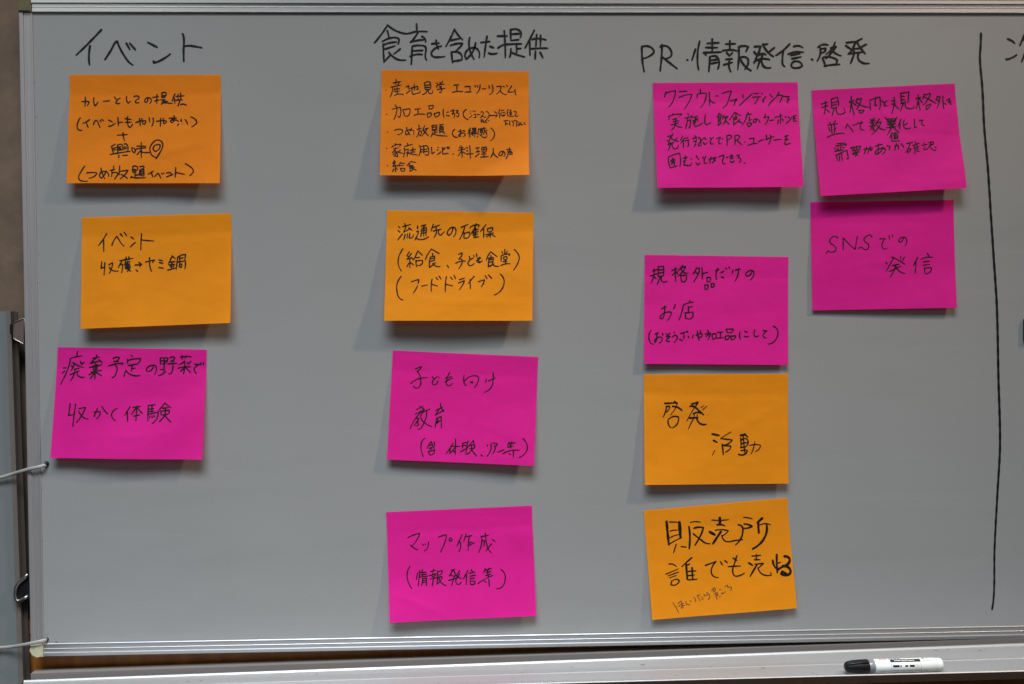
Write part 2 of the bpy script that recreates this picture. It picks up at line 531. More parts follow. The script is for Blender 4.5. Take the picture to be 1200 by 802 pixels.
# ------------------------------------------------------------------ pen strokes traced from the photograph
# @text origin-x origin-y zoom ; one character per line, strokes parted by ";", x y pairs
STROKES = """
@H1 80 30 7.5
292 38 180 155 72 260;192 180 182 290 188 346
325 298 375 220 420 145 432 140 450 190 490 262 530 318 568 348;512 158 542 212;542 158 590 214
702 150 782 192;750 316 754 328 790 318 850 285 896 252
1006 74 1016 110 1014 220 1016 316;1020 184 1060 178 1110 184 1172 196
@N1 90 105 15
90 215 190 212 215 218 205 255 182 285;152 135 150 220 142 300
300 150 302 240 318 290 345 265 372 218
468 212 520 205 578 200
665 135 700 185;760 155 700 205 690 235 715 250 760 240
878 125 878 200 905 240 942 212
1003 128 1090 128 1095 148 1040 195 1030 220 1050 236 1092 230
@N1 150 105 15
350 158 335 215 305 228 292 205 305 170 345 145 390 155 412 190 385 245
440 140 540 125;510 95 505 250;470 202 550 185
598 60 590 140;598 75 630 50 665 60 670 100 645 132 595 142;600 115 650 105
575 185 655 178;625 180 625 220;620 205 590 262;600 235 650 235 778 248;625 208 700 208
825 80 775 205;815 150 822 245;845 125 985 110;880 85 885 190;925 62 930 180;815 190 960 182;910 205 880 290;925 268 975 258 1028 278
@N1 85 132 15
138 95 100 160 80 240 95 295 130 315 165 310
298 125 245 165 180 190;240 180 275 262
370 215 385 165 410 138 435 150 460 210 485 265;485 140 500 165;515 125 545 145
635 132 700 165;635 245 690 230 755 188
798 85 802 160 810 235;805 175 885 172
925 108 1030 125;935 175 1035 170;970 75 970 180 985 245 1010 260 1035 240 1055 205
@N1 155 132 15
65 178 150 150 235 145 235 175 210 205 185 195;170 110 190 195;130 105 142 235
300 95 308 165;365 100 370 170 345 240
425 158 510 145 600 150 590 180 560 195 550 185;545 105 555 190;500 105 495 240
650 100 775 98;735 60 740 120 720 165 690 178 675 160 690 135 750 130 800 145 820 185 795 225
860 125 862 160 885 200;930 125 958 165 970 210
1030 80 1095 110 1135 165 1110 210 1045 250
@N1 120 154 15
265 70 440 58;362 25 370 100 392 170
230 225 155 270;165 275 195 395;195 300 250 280;200 330 245 322;265 240 272 395;265 250 340 232 355 250 360 320;285 280 330 270;300 275 290 330 350 330;310 300 330 310;385 225 420 225 445 345;385 280 420 275;385 312 430 300;140 408 300 380 490 350;290 425 288 465;360 425 440 422
520 290 530 350 565 380 578 330 555 300 520 290;610 262 760 262;600 312 690 298 765 290;683 200 683 470;683 330 610 410;690 365 760 375 830 372
940 485 1000 395 1050 300 1060 220 1020 165 960 155 890 200 840 280 840 350 880 430 945 455;965 335 930 352 895 310 910 260 960 235 1015 240 1010 285 970 335
@N1 85 187 15
215 120 150 215 108 310 125 360 170 380 265 382
250 238 350 230 420 235 420 260 370 305 290 330
500 155 520 240 570 340;595 200 560 270 510 330 480 300 490 235 550 210 610 225 635 300
722 115 728 175;660 192 740 180;695 185 690 305;710 235 770 230 805 250 740 350;830 115 820 270;830 210 975 190;975 190 920 270 840 340;855 265 910 290 965 335
@N1 155 187 15
10 125 10 230;10 125 60 118 95 140 85 185 15 190;15 230 70 225;0 180 60 175;50 190 50 330;-25 320 -5 295;55 275 140 265;0 315 100 325 230 320;135 125 200 120 205 145 165 165;130 185 130 280;130 185 205 178 205 290;140 215 200 215;135 250 215 250;140 270 190 290
365 210 320 235 280 262;335 235 365 310
395 302 450 240 470 265 500 325;520 245 530 262;550 240 565 245
605 238 650 232 690 248;605 305 660 285 720 262
765 140 755 310;765 230 840 245 915 262
935 75 1000 115 1060 165 1075 205 1050 250 1010 285
@N2 110 268 15
225 90 165 190 80 298;172 190 175 405
318 295 355 205 405 138 440 195 490 270 530 310;468 92 505 140;535 65 580 130
650 150 685 170 700 190;645 322 690 275 735 245
838 90 832 200 825 375;832 200 930 210 1050 218
@N2 113 296 10.909
68 118 60 205 105 185;108 130 98 290;160 160 205 130 205 160 165 265;165 195 220 235 278 236
300 105 380 95;330 100 280 195;300 160 335 150 335 200 322 258;345 95 465 75;380 60 382 100;415 55 418 95;370 115 360 165;375 130 430 120;400 110 400 190;375 150 425 148;375 170 430 165;370 190 435 185;370 205 430 200 395 245;380 205 440 240
495 162 580 155;545 128 580 155 550 180;508 222 530 245
630 122 745 95 715 130;680 68 685 180 705 242
800 95 845 108;805 128 850 140;800 192 858 202
970 45 920 150;970 45 1010 80;945 125 1005 115;930 160 1000 150;965 120 965 210;945 175 955 190;990 170 985 185;915 225 1010 200;1040 60 1020 215;1040 60 1100 30 1140 25 1130 90;1065 60 1065 110;1065 75 1110 68;1040 125 1135 105 1140 130 1130 210;1065 145 1060 185 1090 190 1095 150 1065 145
@N3 66 408 12
300 50 285 120;195 152 250 130 360 112;195 155 185 230 140 350 60 512;100 280 150 278;85 350 125 320
222 210 255 208 235 270 205 320;210 250 240 280;250 215 310 250 385 275;340 190 352 220;390 200 355 235;250 300 320 285;195 375 320 320;265 310 245 380 200 462;300 330 300 380 330 405 395 410
568 100 565 130;510 145 610 125;560 140 480 212;480 215 620 180;600 165 645 205;465 275 640 235;520 250 525 310;575 235 570 300;525 310 570 305;550 225 548 340 540 440;490 340 635 312;545 340 460 375;545 345 480 430;555 340 640 390
800 148 840 130 885 130 880 155 830 185;810 188 875 190;738 250 830 225 940 212 925 235;835 245 855 280 845 340 820 395 785 415
1055 102 1072 122;1000 160 1005 215;1005 175 1080 155 1185 150 1180 175 1140 225;1015 245 1145 222;1068 245 1055 330;1065 290 1110 282;985 315 965 350 955 400;985 325 1040 370 1110 390 1180 385
@N3 150 408 12
355 255 340 300 285 330 258 315 275 275 330 245 380 245 400 290 375 368
455 145 455 220;455 145 500 138 560 140 550 185 520 215 455 220;460 182 550 178;512 145 505 350;455 305 520 300;435 388 480 370 535 325;590 140 650 130 655 145 615 175;600 185 650 185;560 225 640 215 690 218;630 225 630 290 600 360 570 360
740 128 810 118 890 125;760 105 765 155;820 110 800 150;800 185 720 240;790 205 805 220;835 205 850 222;885 188 845 228;705 285 790 268 880 265;800 240 795 290 780 365;790 285 735 330;810 275 885 345
940 228 1010 232 960 255 930 300 945 340 965 358;1020 210 1030 235;1058 205 1062 235
@N3 70 465 8.571
105 72 90 190 135 180;160 75 145 180 132 298;195 120 260 108 220 190 170 260;190 145 240 210 285 225
345 155 405 150 400 190 370 220;378 118 345 200;425 100 455 145 485 175
575 118 520 185 535 220 562 240
708 98 655 185;680 145 682 252;735 108 810 98;775 98 765 245;765 115 720 180;785 120 830 170;740 195 805 185
890 90 885 245;890 90 960 80;928 88 925 165;895 125 945 120;895 150 945 145;885 178 990 155 975 220 930 270;905 200 905 215;925 195 930 210;945 190 950 205;1055 65 985 155;1055 65 1115 110;1035 115 1090 110;1015 145 1020 180;1015 145 1100 135 1095 165 1020 180;1060 120 1055 180 1000 250;1055 190 1115 255
@H2 435 30 10.909
42 222 130 115 210 -5;210 -5 300 60 400 98 465 105 560 82 715 80;208 70 230 160;145 205 230 165 310 155 350 170 355 205 342 240;155 240 158 350 165 465;165 245 250 220 325 212;180 302 305 262;370 302 290 365;165 465 245 380;228 345 280 400 340 435 440 442
580 -20 585 60;600 85 560 150 505 212;505 212 600 190 690 182;650 140 690 175 697 212;525 265 520 380 512 495;530 265 620 255 690 270 700 300 692 400 708 440;535 325 660 318;500 395 580 370 652 372
775 235 870 225;832 190 835 240 860 300;895 265 840 280 780 330 770 370 800 400 860 405 940 396
1065 50 1020 150 955 268;1065 50 1110 120 1168 180;1020 190 1140 165;1015 255 1110 230 1170 230 1150 260 1090 320;1025 340 1040 475;1030 345 1110 340 1155 380 1155 440;1040 460 1160 440
@H2 540 30 10.909
115 155 105 240 125 340 170 432;190 225 150 340 70 430 55 370 90 310 170 285 220 310 235 410
258 218 370 205;335 140 320 240 300 400;375 268 420 285;358 352 380 362 465 355
470 135 595 135;555 70 565 200 570 410;478 288 540 250 620 240 775 235;635 50 640 190;640 60 700 45 755 70 772 110 760 155;650 110 760 105;650 192 740 182;712 245 715 350;715 298 770 295;640 300 640 340 625 405;640 340 720 375 815 402
940 62 880 180 822 288;880 190 885 380;910 180 970 168 1088 185;970 120 960 265;1020 125 1018 265;905 298 1000 292 1110 292;955 330 950 430;1015 345 1050 412
@N4 448 90 15
65 240 67 243
240 50 245 85;190 110 330 85;220 105 240 140;300 95 275 140;155 185 330 148;180 185 180 240 140 352;215 210 205 250;220 225 305 210;262 195 262 310;215 265 310 250;215 335 290 305 370 318
425 180 475 165;455 155 475 235;425 295 490 245;500 205 560 185 620 165 630 230 600 220;560 130 570 240;530 185 530 290 545 310 600 295 660 280 665 245
740 105 755 225;745 110 830 95 845 120 845 225;770 150 835 145;770 190 835 185;760 228 845 222;785 235 760 290 705 312;815 230 815 280 840 298 885 280 885 250
955 110 975 130;1010 95 1022 118;1060 80 1035 120;955 180 970 150 1050 135 1095 130;1000 180 1045 170 1020 200;965 230 1040 215 1100 210;1035 200 1040 250 1020 280 1005 275
@N4 525 90 13.333
95 132 172 125;138 130 140 235;72 248 130 232 230 235
268 155 345 152 345 238;270 242 370 236
420 140 430 165;455 140 465 162;500 130 490 200 448 262
535 190 592 190
640 140 650 185;685 125 702 180 690 250 648 280
760 155 830 150 825 190 762 272;815 215 850 260 915 282;868 150 880 165;915 135 930 155
995 145 960 200 935 240 1000 240 1050 230;1045 205 1055 260 1062 290
@N4 445 118 12
98 190 100 193
175 122 290 95 298 160 280 240 255 220;215 62 240 100 230 190 200 265;325 125 350 215;330 130 425 115 425 165 400 215 352 215
498 125 575 112;538 118 540 195;485 210 560 190 635 195
688 75 700 122;690 75 755 68 745 105 700 122;668 180 675 235;670 180 720 172 720 215 678 235;765 180 780 235;770 182 840 165 835 205 780 232
895 125 892 175 905 238;945 165 965 160;940 205 955 215 980 210
1000 148 1055 138;1030 125 1035 180 1025 195 1020 180 1045 175 1055 200 1045 238;1075 140 1105 140 1075 175 1105 180 1115 205 1090 230 1080 215
@N4 538 118 13.333
112 138 65 195 75 250 140 295
@N4 545 124 30 1.1
185 180 195 200;185 265 195 285;160 415 205 385 245 335;280 190 300 195;330 190 375 190
320 305 370 300 380 400;310 425 400 400
430 310 530 310
555 225 620 215 645 260 600 350 545 425;600 360 660 395 735 410
750 190 830 260 850 340 810 430 750 500
565 490 590 480 580 590;560 540 600 530;620 500 640 540 650 600;640 560 690 570;720 520 740 590 780 600;750 505 720 540;820 520 840 530
880 345 1130 340;1035 215 1130 335 1070 405
@N4 583 124 30.83 1.1
70 125 55 210 30 265;65 240 80 440;130 175 240 165;150 260 270 250;130 270 125 340 170 370 250 365 280 300;165 345 250 340
380 135 340 265;375 250 385 360 440 385 580 380;440 165 500 155;470 160 470 230;440 235 500 225;450 250 455 330;505 250 505 330;455 290 505 290;460 335 510 330
590 220 640 195 675 250 630 340;630 340 660 380 745 355
230 550 380 535;290 550 290 715;310 640 390 665
440 555 440 650 460 710;520 555 570 620 575 700 545 735;600 530 610 560
640 540 720 560;700 560 690 680 680 760;760 590 780 610;740 690 920 682;780 620 770 720 750 730
850 600 840 650 870 700;960 600 1005 690
@N4 448 142 8.571
52 112 54 114
125 95 170 82 205 95 190 125 155 138
245 65 255 105 280 140;295 70 270 115 240 138 235 105 280 88 320 100 315 135
368 42 370 65;350 85 395 72;370 78 365 120 345 160;370 100 395 98 385 150 370 140;425 48 405 95;415 85 465 70;450 80 400 150;415 95 465 150
500 45 502 80;500 45 545 40 540 78 502 80;505 62 540 60;500 95 555 88;528 90 525 135;528 112 552 110;510 115 490 160;505 130 570 145 655 150;575 38 615 35;590 38 585 55;575 58 575 105;575 58 612 55 612 105;578 72 610 70;578 88 610 86;578 105 615 103;585 110 575 122;605 110 630 125
728 85 705 115 715 150 755 165
765 105 805 98;785 88 785 155 765 150 780 130 820 120 835 140 815 158;815 95 832 102
885 70 865 100;885 95 862 125;878 115 880 165;905 75 908 100;905 75 940 70 938 100 908 102;910 87 935 86;895 115 945 110;895 130 950 125;930 115 930 160;905 140 912 148
965 85 958 165;968 82 1045 70;985 92 1010 90;985 100 1008 98 1005 112 985 112 985 100;1020 65 1030 100 1050 120;1050 90 1020 120;980 135 985 150;1000 130 1005 158 1045 162 1050 150;1015 125 1022 138;1045 125 1052 135
1092 72 1125 115 1120 165 1085 198
@N4 448 164 13.333
68 135 72 138
205 60 205 85;150 115 165 100 295 70 270 100;175 140 250 125;225 130 155 205;200 170 225 200 240 265 205 255;205 190 165 235;225 205 180 262;285 160 240 195;235 190 325 215
395 55 398 85;350 105 470 70;345 130 350 180 330 270;370 155 410 145 400 190;400 180 395 215 385 262;375 205 420 200;440 165 520 150;475 125 478 195;450 195 515 188;400 205 470 225 550 235
580 90 595 120 590 200 575 250;595 115 690 95 712 110 715 240 670 235;600 155 700 145;600 190 705 180;648 110 650 215
770 118 775 220 820 190
870 115 880 125;862 155 872 165;865 230 920 185
940 120 945 225 1030 210;955 140 985 120;945 160 975 145;1020 110 1050 120 1035 140 1010 125 1020 110
1105 220 1110 228
80 400 84 402
190 325 165 365 200 380;205 345 165 415;165 415 235 400;205 400 208 500;180 455 160 495;225 440 235 465;285 355 240 420;290 365 355 370;270 405 330 400;280 445 300 490;285 450 350 445 340 485 300 490
445 340 385 405;445 340 525 355;430 385 435 405;415 410 480 400 475 445;430 425 475 420;430 450 475 440;432 400 435 495;435 495 480 465;500 425 475 450;465 445 535 475
@N4 530 164 13.333
112 115 125 135;165 115 150 140;95 165 205 140;138 95 150 180 155 275;145 175 95 250;160 190 205 210;225 120 240 130;225 165 245 178;272 95 280 180 282 285;220 222 330 215
370 130 425 120;400 125 402 195;370 190 425 180;365 265 425 210;460 120 465 190;460 122 530 115 525 185 465 190;465 155 525 150;495 120 495 265;460 225 535 220;445 270 565 262
640 135 640 185 600 278;640 195 665 240 715 275
790 190 770 240 735 245 730 215 760 185 805 185 825 220 805 262
895 125 900 175;850 155 920 150;865 185 925 178;870 205 865 250 835 300;870 205 935 195 935 225 875 230;905 185 905 225
@N5 458 258 9.231
85 70 100 88;80 115 100 132;125 150 75 218;150 40 160 65;130 72 215 48;165 72 140 130;140 130 210 95;195 85 230 112;155 155 140 215;180 150 175 195;205 145 200 195 230 190 245 160
290 65 290 95;280 125 300 118 290 160 260 215;270 195 330 212 410 180;330 65 380 50 350 80;335 95 325 180;335 95 385 80 380 170;330 120 380 110;330 145 380 135;358 70 355 175
460 45 435 120;455 80 530 55;490 60 490 115;460 120 545 98;495 118 490 150 465 190;520 110 520 150 540 165 580 125
670 80 650 150 625 165 612 145 640 90 685 80 705 110 680 180
760 80 835 48;800 65 790 110 745 208;795 140 790 195;790 145 850 130 845 180 795 198;860 85 870 70 960 55 945 80;925 40 905 80;915 75 870 150;895 110 900 190;920 90 915 185;890 115 945 100;890 140 945 125;890 162 940 150;900 190 950 180
1030 50 970 125;1005 95 1005 190;1045 95 1050 130;1045 95 1100 80 1095 115 1050 128;1025 160 1110 140;1075 130 1075 190;1070 155 1035 185;1085 150 1130 182
@N5 458 288 15
212 58 150 170 128 270 140 360 185 445
325 110 280 180 320 195;360 140 280 245 345 220;335 220 335 390;315 310 285 370;350 300 400 340;475 95 430 190 400 250 355 205;475 95 555 168;440 212 505 205;440 260 450 375;445 268 555 258 540 330 455 345
715 65 650 150 608 250;715 60 850 140;735 140 735 185;695 200 770 185 765 265;695 200 680 300 680 390;710 230 750 225;705 275 765 260;680 385 790 300;740 310 790 360 865 365
990 345 1015 385
@N5 530 288 14.118
105 145 160 118 160 155 108 220;108 220 160 225 160 290 105 382;60 290 140 260 220 255
280 175 290 230 260 295 290 330 360 295;345 205 285 240;355 160 362 185;400 135 408 190
400 250 450 225;455 190 430 260 450 285 500 250;420 215 475 205;415 275 460 260
635 105 590 170 565 245;640 105 740 180;640 165 640 195;600 210 680 195 675 275;605 210 595 350;620 235 670 225;615 275 675 262;600 350 690 300;660 290 700 335 770 340
870 65 868 130;820 100 835 130;915 95 885 130;810 165 808 260;815 165 880 145 955 140 940 165;850 190 855 230;850 190 905 180 895 225 855 232;880 240 885 310;840 265 910 255;805 330 870 305 955 300
1022 62 1085 130 1108 200 1080 300 1012 405
@N5 458 318 8.571
105 52 65 120 65 220 85 268 120 290
208 105 280 82 270 140 225 220
310 150 368 138
415 75 405 150 408 200;410 130 470 150;455 65 475 85;485 50 505 80
558 55 548 140 548 208;552 130 620 148;600 60 620 82;635 42 650 75
690 85 740 70;680 118 740 95 725 130 690 185
838 50 775 125;795 85 800 175
882 105 940 85 935 110 910 155;948 45 968 75;980 38 1015 72
1100 30 1135 80 1130 150 1090 210 1040 238
@N6 472 425 10
150 75 220 45 205 75 165 105;170 105 200 150 210 200 205 270 180 298 145 295 125 275;95 245 150 205 220 182 290 178
345 165 365 195;410 165 370 195 345 235 365 262 395 250 412 210;425 175 432 176
550 118 515 200 515 260 545 272 580 245;500 180 575 165;495 230 540 200 590 182
720 150 715 220 735 270 750 265;725 220 770 175 850 155 885 170 875 240 842 290;790 230 820 225 800 235 825 238
980 195 970 235;1058 120 1058 220 1030 300 955 348;1005 215 1085 180
@N6 472 465 13.333
265 150 275 180;215 205 320 150;310 180 340 200;195 275 340 200;340 200 240 290 115 500;220 335 250 340 180 460;245 355 235 410 245 440 210 460;420 195 330 235;330 235 280 320 340 405 455 468;370 215 370 300 320 430 270 505 230 505
590 105 595 170;515 215 620 165;570 190 510 290;510 290 640 210;610 190 645 240;530 340 505 480;525 340 600 310 605 490;545 350 560 400;530 415 590 370;530 390 555 380
@N6 485 508 8.571
112 48 78 90 75 170 98 235
170 85 130 150;175 85 210 170;205 85 210 130;160 120 185 115;150 150 185 140 165 165;145 185 160 215;150 180 200 170 205 195 165 218
395 100 325 205;365 150 360 205;420 55 415 210;385 130 460 130;415 140 370 195;400 185 420 185 395 175
490 100 530 90;490 100 490 150;545 75 520 205;480 125 530 120;470 185 530 150;600 70 535 150;600 75 605 110;560 120 610 115 600 150 560 150;580 130 570 180 525 210;580 165 630 228
675 215 690 228
735 118 740 130;775 100 770 170 735 228;795 95 840 105 825 130;810 120 815 155 790 205;845 188 905 165
955 90 940 130;950 105 975 95;985 85 960 130;985 100 1020 95;945 140 1000 125;975 105 975 150;895 205 960 175 1060 170;1000 165 1000 240;960 205 972 215
1095 52 1135 110 1135 170 1060 242
@N7 468 616 10
98 145 170 110 240 92 210 160 150 240;128 230 150 250 215 285
275 220 285 232;300 215 305 228;340 195 335 250 295 298
458 135 550 105 545 160 520 230 482 312;600 145 585 165 600 185 620 165 605 145
735 105 675 240;705 180 718 240 700 305;785 95 755 185;775 130 850 118;820 125 810 200 805 290;815 205 850 195;815 235 880 200
955 130 1045 115;965 130 960 230 930 315;970 175 1000 180 990 240;1008 90 1020 200 1045 280 1080 320;1080 215 1040 265 1015 298;1090 160 1122 190
@N7 468 656 8.571
108 65 80 130 85 210 125 290
185 130 170 200;205 110 190 265;230 100 235 160;215 130 275 125;215 155 275 145;205 175 285 165;235 185 225 262;235 190 275 185 270 262;235 210 270 205;235 230 270 225
345 95 335 150;315 120 370 105;300 160 375 140;325 160 340 175;360 155 345 175;310 195 380 180;345 180 330 265;385 115 380 240;385 120 430 110 420 145 390 155;395 175 430 170 410 215 375 245;395 185 420 230 470 260
520 105 545 100 500 165;550 95 560 140 625 190;510 150 530 160;605 110 580 150;605 140 590 170;540 165 580 160;495 210 600 175;550 175 525 260;580 175 570 230 590 248 620 225
690 105 645 190;675 150 672 250;720 100 735 115;700 135 760 125;710 165 765 155;710 190 755 185;710 210 715 245 750 245 760 215 710 212
865 90 845 130;860 105 885 100;900 85 885 120;895 100 925 85;870 130 920 120;885 110 890 155;870 160 920 145;790 240 860 195 940 158;895 165 905 270;855 215 875 230
1020 98 1060 150 1060 220 1030 275 975 292
@H3 745 40 8.571
62 125 65 250 85 378;62 130 120 122 165 145 182 180 150 215 80 245
262 110 262 180 245 370;248 128 310 122 350 160 358 215 330 240 290 248;270 235 340 290 415 348
518 262 522 264
600 155 565 262;642 75 620 220 630 358;768 52 768 170;720 95 835 88;705 135 820 138;680 188 760 185 858 182;690 190 708 215;745 230 740 300 735 375;750 230 800 222 830 250 825 350;750 265 825 255;750 298 825 285
945 70 945 165;905 102 1000 98;875 168 960 160 1020 170;912 185 935 215;970 190 940 220;905 255 968 250;885 310 970 285;940 275 935 320 955 378;1035 130 1035 250 1025 355;1035 130 1090 120 1130 130 1108 175;1045 240 1110 235 1130 260 1095 355;1055 260 1095 320 1158 368
@H3 875 40 8
75 118 130 115 110 200;70 168 95 198;130 120 70 275;150 100 195 95;150 95 190 160 250 212;258 130 200 175;105 205 150 185 180 195;70 262 130 235 215 240;130 230 100 322;150 190 150 290 180 315 225 315
402 95 340 155 275 200;345 155 335 230 340 290 358 305;440 118 490 112 525 128;388 190 450 170 530 172;415 200 500 185;425 232 510 215;450 255 420 285 425 310 480 318 520 300 500 265 455 258
608 235 620 245
670 125 710 100 762 105;690 130 690 190 662 252;690 140 740 135 730 165 695 178;828 80 800 140 745 190;790 130 840 120 800 170 745 232;790 140 830 180 885 205;710 225 735 285;720 220 780 215 850 245 840 280;730 300 790 290 872 285
935 82 1020 72 985 150 955 185;930 110 1010 165;1080 45 1030 70 1060 120 1110 185;1120 98 1060 130;955 185 1080 170;1000 140 1060 135;1010 180 975 275;1050 180 1045 230 1075 265 1148 275
@N8 772 98 13.333
110 130 100 175 90 212;110 155 180 130 262 112 250 190 210 300 150 375
318 130 440 120;318 220 420 180 520 170 490 250 402 402
650 95 652 150;600 175 598 225;600 170 660 155 742 155 740 200 700 320 652 375
790 140 792 250 795 348;795 250 850 300 885 302
890 192 930 195
985 158 1060 135 1135 115 1110 200 1060 330 1005 378
@N8 850 98 13.333
82 275 180 240 178 255 145 285 150 310 125 345
272 175 280 225;220 345 300 270 425 155
455 158 525 152;430 215 550 205;510 210 500 260 455 320;565 150 580 165
630 205 580 275;590 265 602 300
695 165 735 215;675 350 740 260 805 205
835 140 805 195;810 185 895 180 880 230 850 300
890 200 1000 208;990 205 975 240 1000 250 970 270 965 300 985 300
@N8 775 126 13.333
180 95 182 125;120 140 120 195;120 140 220 110 325 105 280 140;180 190 245 175;185 225 270 210;150 275 265 245;220 170 215 270 160 358;215 265 260 300 320 310
415 95 425 130;370 168 470 145;410 165 400 240 380 330;410 205 460 195 445 320 430 320;475 130 470 165;480 160 570 135;545 155 500 250;495 210 570 175 560 220;535 165 530 250;500 240 530 300 590 280 645 240
690 110 680 200 690 260 730 262 772 235
905 95 870 160;905 95 950 130;895 150 930 140 925 200;895 155 890 285;895 180 925 175;890 205 925 200;890 280 935 245;920 225 935 245;975 125 955 180;965 155 1040 140 1010 180;995 165 1000 200 960 270;1000 205 1060 262
@N8 855 126 13.333
75 85 0 195;85 80 170 130;95 110 100 140;65 165 115 145 110 185;65 160 65 280;75 185 110 180;65 275 155 190;130 215 190 240
285 80 295 110;260 115 345 105;265 115 250 190 195 275;310 150 305 235;310 200 345 190;270 245 285 295 320 290 345 245 275 250
420 185 400 235 378 235 375 205 410 180 440 185 475 238
560 110 540 170;550 160 615 140 595 200 555 275
630 208 695 195
715 155 820 130;795 105 795 250;760 200 750 260;820 180 840 215;870 145 885 155
915 150 935 165;890 245 930 210 970 155
990 145 1040 125;1025 130 990 180 1030 175;1010 175 1000 215 1045 215
@N8 775 152 13.333
100 110 150 95 110 220;90 165 115 185;180 70 150 130 200 165 265 185;250 125 205 180;115 215 190 205;105 235 130 230;150 215 110 325;170 210 175 270 200 300 250 290 265 245
330 110 300 165;360 130 305 215;345 165 345 285;380 135 415 128;370 175 440 160;420 170 425 260 405 262
1025 95 1030 250;1025 105 1080 90 1100 120 1030 175
110 430 120 540 140 600;110 430 190 395 285 370 300 470 290 580;140 600 250 565;150 480 215 460;180 445 185 500;150 500 215 485;160 525 215 510;170 500 165 550;195 490 205 560
340 450 410 430;375 410 375 480 355 510 345 490 375 490;370 500 350 550 400 560 455 560 470 520;460 455 475 460
545 410 590 475;545 520 570 558 605 520
645 430 675 460;695 420 670 480 675 525 715 525
745 470 820 445 810 510 790 515;775 430 755 530;820 435 845 490;840 440 865 440
900 425 975 395 975 430 955 500 975 540 1000 530;1020 435 1040 432
1070 420 1120 405;1075 455 1130 440;1095 390 1110 460;1075 490 1095 520 1145 490
@N8 810 155 23.08
40 180 155 125;60 245 130 250;100 95 130 160 128 280 80 395
185 150 230 150 250 210 260 260;400 200 360 150 310 190 250 270 200 320 195 360 240 370 270 330 260 270;325 285 370 340 435 285
510 145 535 190;600 140 540 200 515 270 530 315 610 310
690 175 800 135 760 210 745 270 760 310 800 315;840 180 855 185
@N8 855 152 13.333
85 95 85 240;85 100 130 90 155 110 140 145 95 165;110 165 190 235
236 194 243 198
310 145 380 130 375 215;290 245 350 225 440 215
455 185 530 155
565 155 690 110;575 90 580 160;640 90 640 160 605 230
695 165 805 152
860 105 915 90;900 95 870 145;870 150 920 150;905 155 860 200 870 235 950 215
110 405 155 395 130 440;130 440 165 450 175 480 150 510
230 520 245 522
@N9 956 106 13.333
90 215 190 185;95 270 195 240;152 170 150 260 130 378;160 300 220 342;240 140 250 280;245 140 335 105 355 200 355 245;255 195 340 175;260 235 320 222;255 285 325 270;290 280 255 390;325 265 325 340 350 370 460 340 435 275
520 185 610 150;555 95 550 200 535 345;555 215 600 385;570 190 635 240;650 125 625 190;640 150 715 125 690 200 635 300;630 180 720 240 840 268;675 310 685 355;680 315 755 310 720 350 690 355
845 190 855 310;845 155 930 125 1000 105 1010 200 995 300;935 105 925 230;925 235 960 235
1040 160 1070 205;1110 165 1070 205 1070 240 1115 245
@N9 1034 102 13.333
145 220 200 210;145 270 205 260;185 160 185 260 150 410;195 285 260 350;285 95 300 255;285 100 415 78 400 250;300 140 345 155;300 195 350 205;295 255 345 245;330 250 285 375;365 235 365 310 400 335 500 325 490 300
525 180 600 165;560 125 560 200 525 345;560 215 590 365;580 190 625 250;660 110 630 190;650 130 755 100 720 180 640 285;640 150 720 190 840 260;690 290 680 350;700 290 760 270 740 310 690 355
860 145 840 210;855 160 900 150 890 220 855 330;840 200 900 225;945 145 950 260 960 340;960 260 1000 270
1005 205 1055 200;1050 180 1040 240;1030 240 1075 225 1050 265 1080 270
@N9 960 130 9.231
110 125 125 145;175 110 150 140;95 155 200 140;130 150 140 255;165 145 165 250;100 180 120 225;180 185 165 220;88 288 170 255 272 242
285 190 305 142 325 170 370 228;365 155 380 155
390 148 470 120 445 160 450 200 485 208
555 95 570 110;600 80 580 115;545 125 605 105;575 85 575 140;560 140 610 130;545 170 610 155;585 140 555 210;565 165 600 215;600 160 580 215;650 90 615 130;625 130 670 120 640 180 570 255;615 140 660 190 715 205
730 90 825 85;740 95 745 125;825 90 820 120;740 125 825 115;780 90 785 190;740 110 820 105;735 150 825 140;730 185 830 170;760 135 770 185;805 135 800 180;715 72 770 140 865 238;840 70 800 150 735 262
790 235 760 295;785 265 785 330;800 250 845 240;820 235 825 270;810 265 812 310;810 265 850 260 850 305;815 285 850 280;815 300 850 295;790 330 870 325
885 90 850 175;875 135 870 200;920 100 915 170 930 190 990 185;960 130 915 160
1030 90 1030 185 1060 172
1085 105 1125 100 1110 140 1140 160
@N9 972 160 9.231
85 80 170 72;70 105 185 85 170 105;125 75 120 140;60 125 60 145;85 125 100 125;80 145 100 142;140 118 160 118;70 205 100 190 190 150;55 165 150 145;75 200 85 260;105 190 110 265;130 185 140 265;190 155 205 245 185 240
230 125 340 105;245 130 260 160;250 155 330 140;265 110 270 155;295 105 295 150;335 115 320 140;245 185 330 165;285 155 260 200;310 160 280 215;265 185 310 205
375 140 430 130 415 185;400 115 375 195;440 110 440 150;445 125 470 125;450 150 460 140
495 105 570 85;530 80 525 180;580 115 530 185 500 190 500 160 560 130 605 135 600 165 575 190
620 100 660 110 645 145
705 105 745 95 745 140;725 75 705 150;775 80 805 115
@N9 1056 160 26.667 1.25
165 225 370 185;270 220 250 320 145 495;205 390 200 420 220 515;210 390 310 390 275 460 215 500;445 170 460 230;475 235 570 215;365 280 500 250;430 280 390 385;430 380 432 540;500 270 500 465;440 340 560 320;490 470 580 460;440 395 540 390
705 195 730 240;645 285 820 245;735 330 745 350;700 390 760 418 800 402 835 380 860 320;870 195 1000 165 1010 260 890 275;940 190 905 250 880 300;905 250 960 245;900 310 960 390 1040 440 1090 410;1060 350 1090 335
@N10 960 270 8.571
185 78 160 62 125 75 105 110 120 135 160 165 165 200 130 220 85 205 70 235
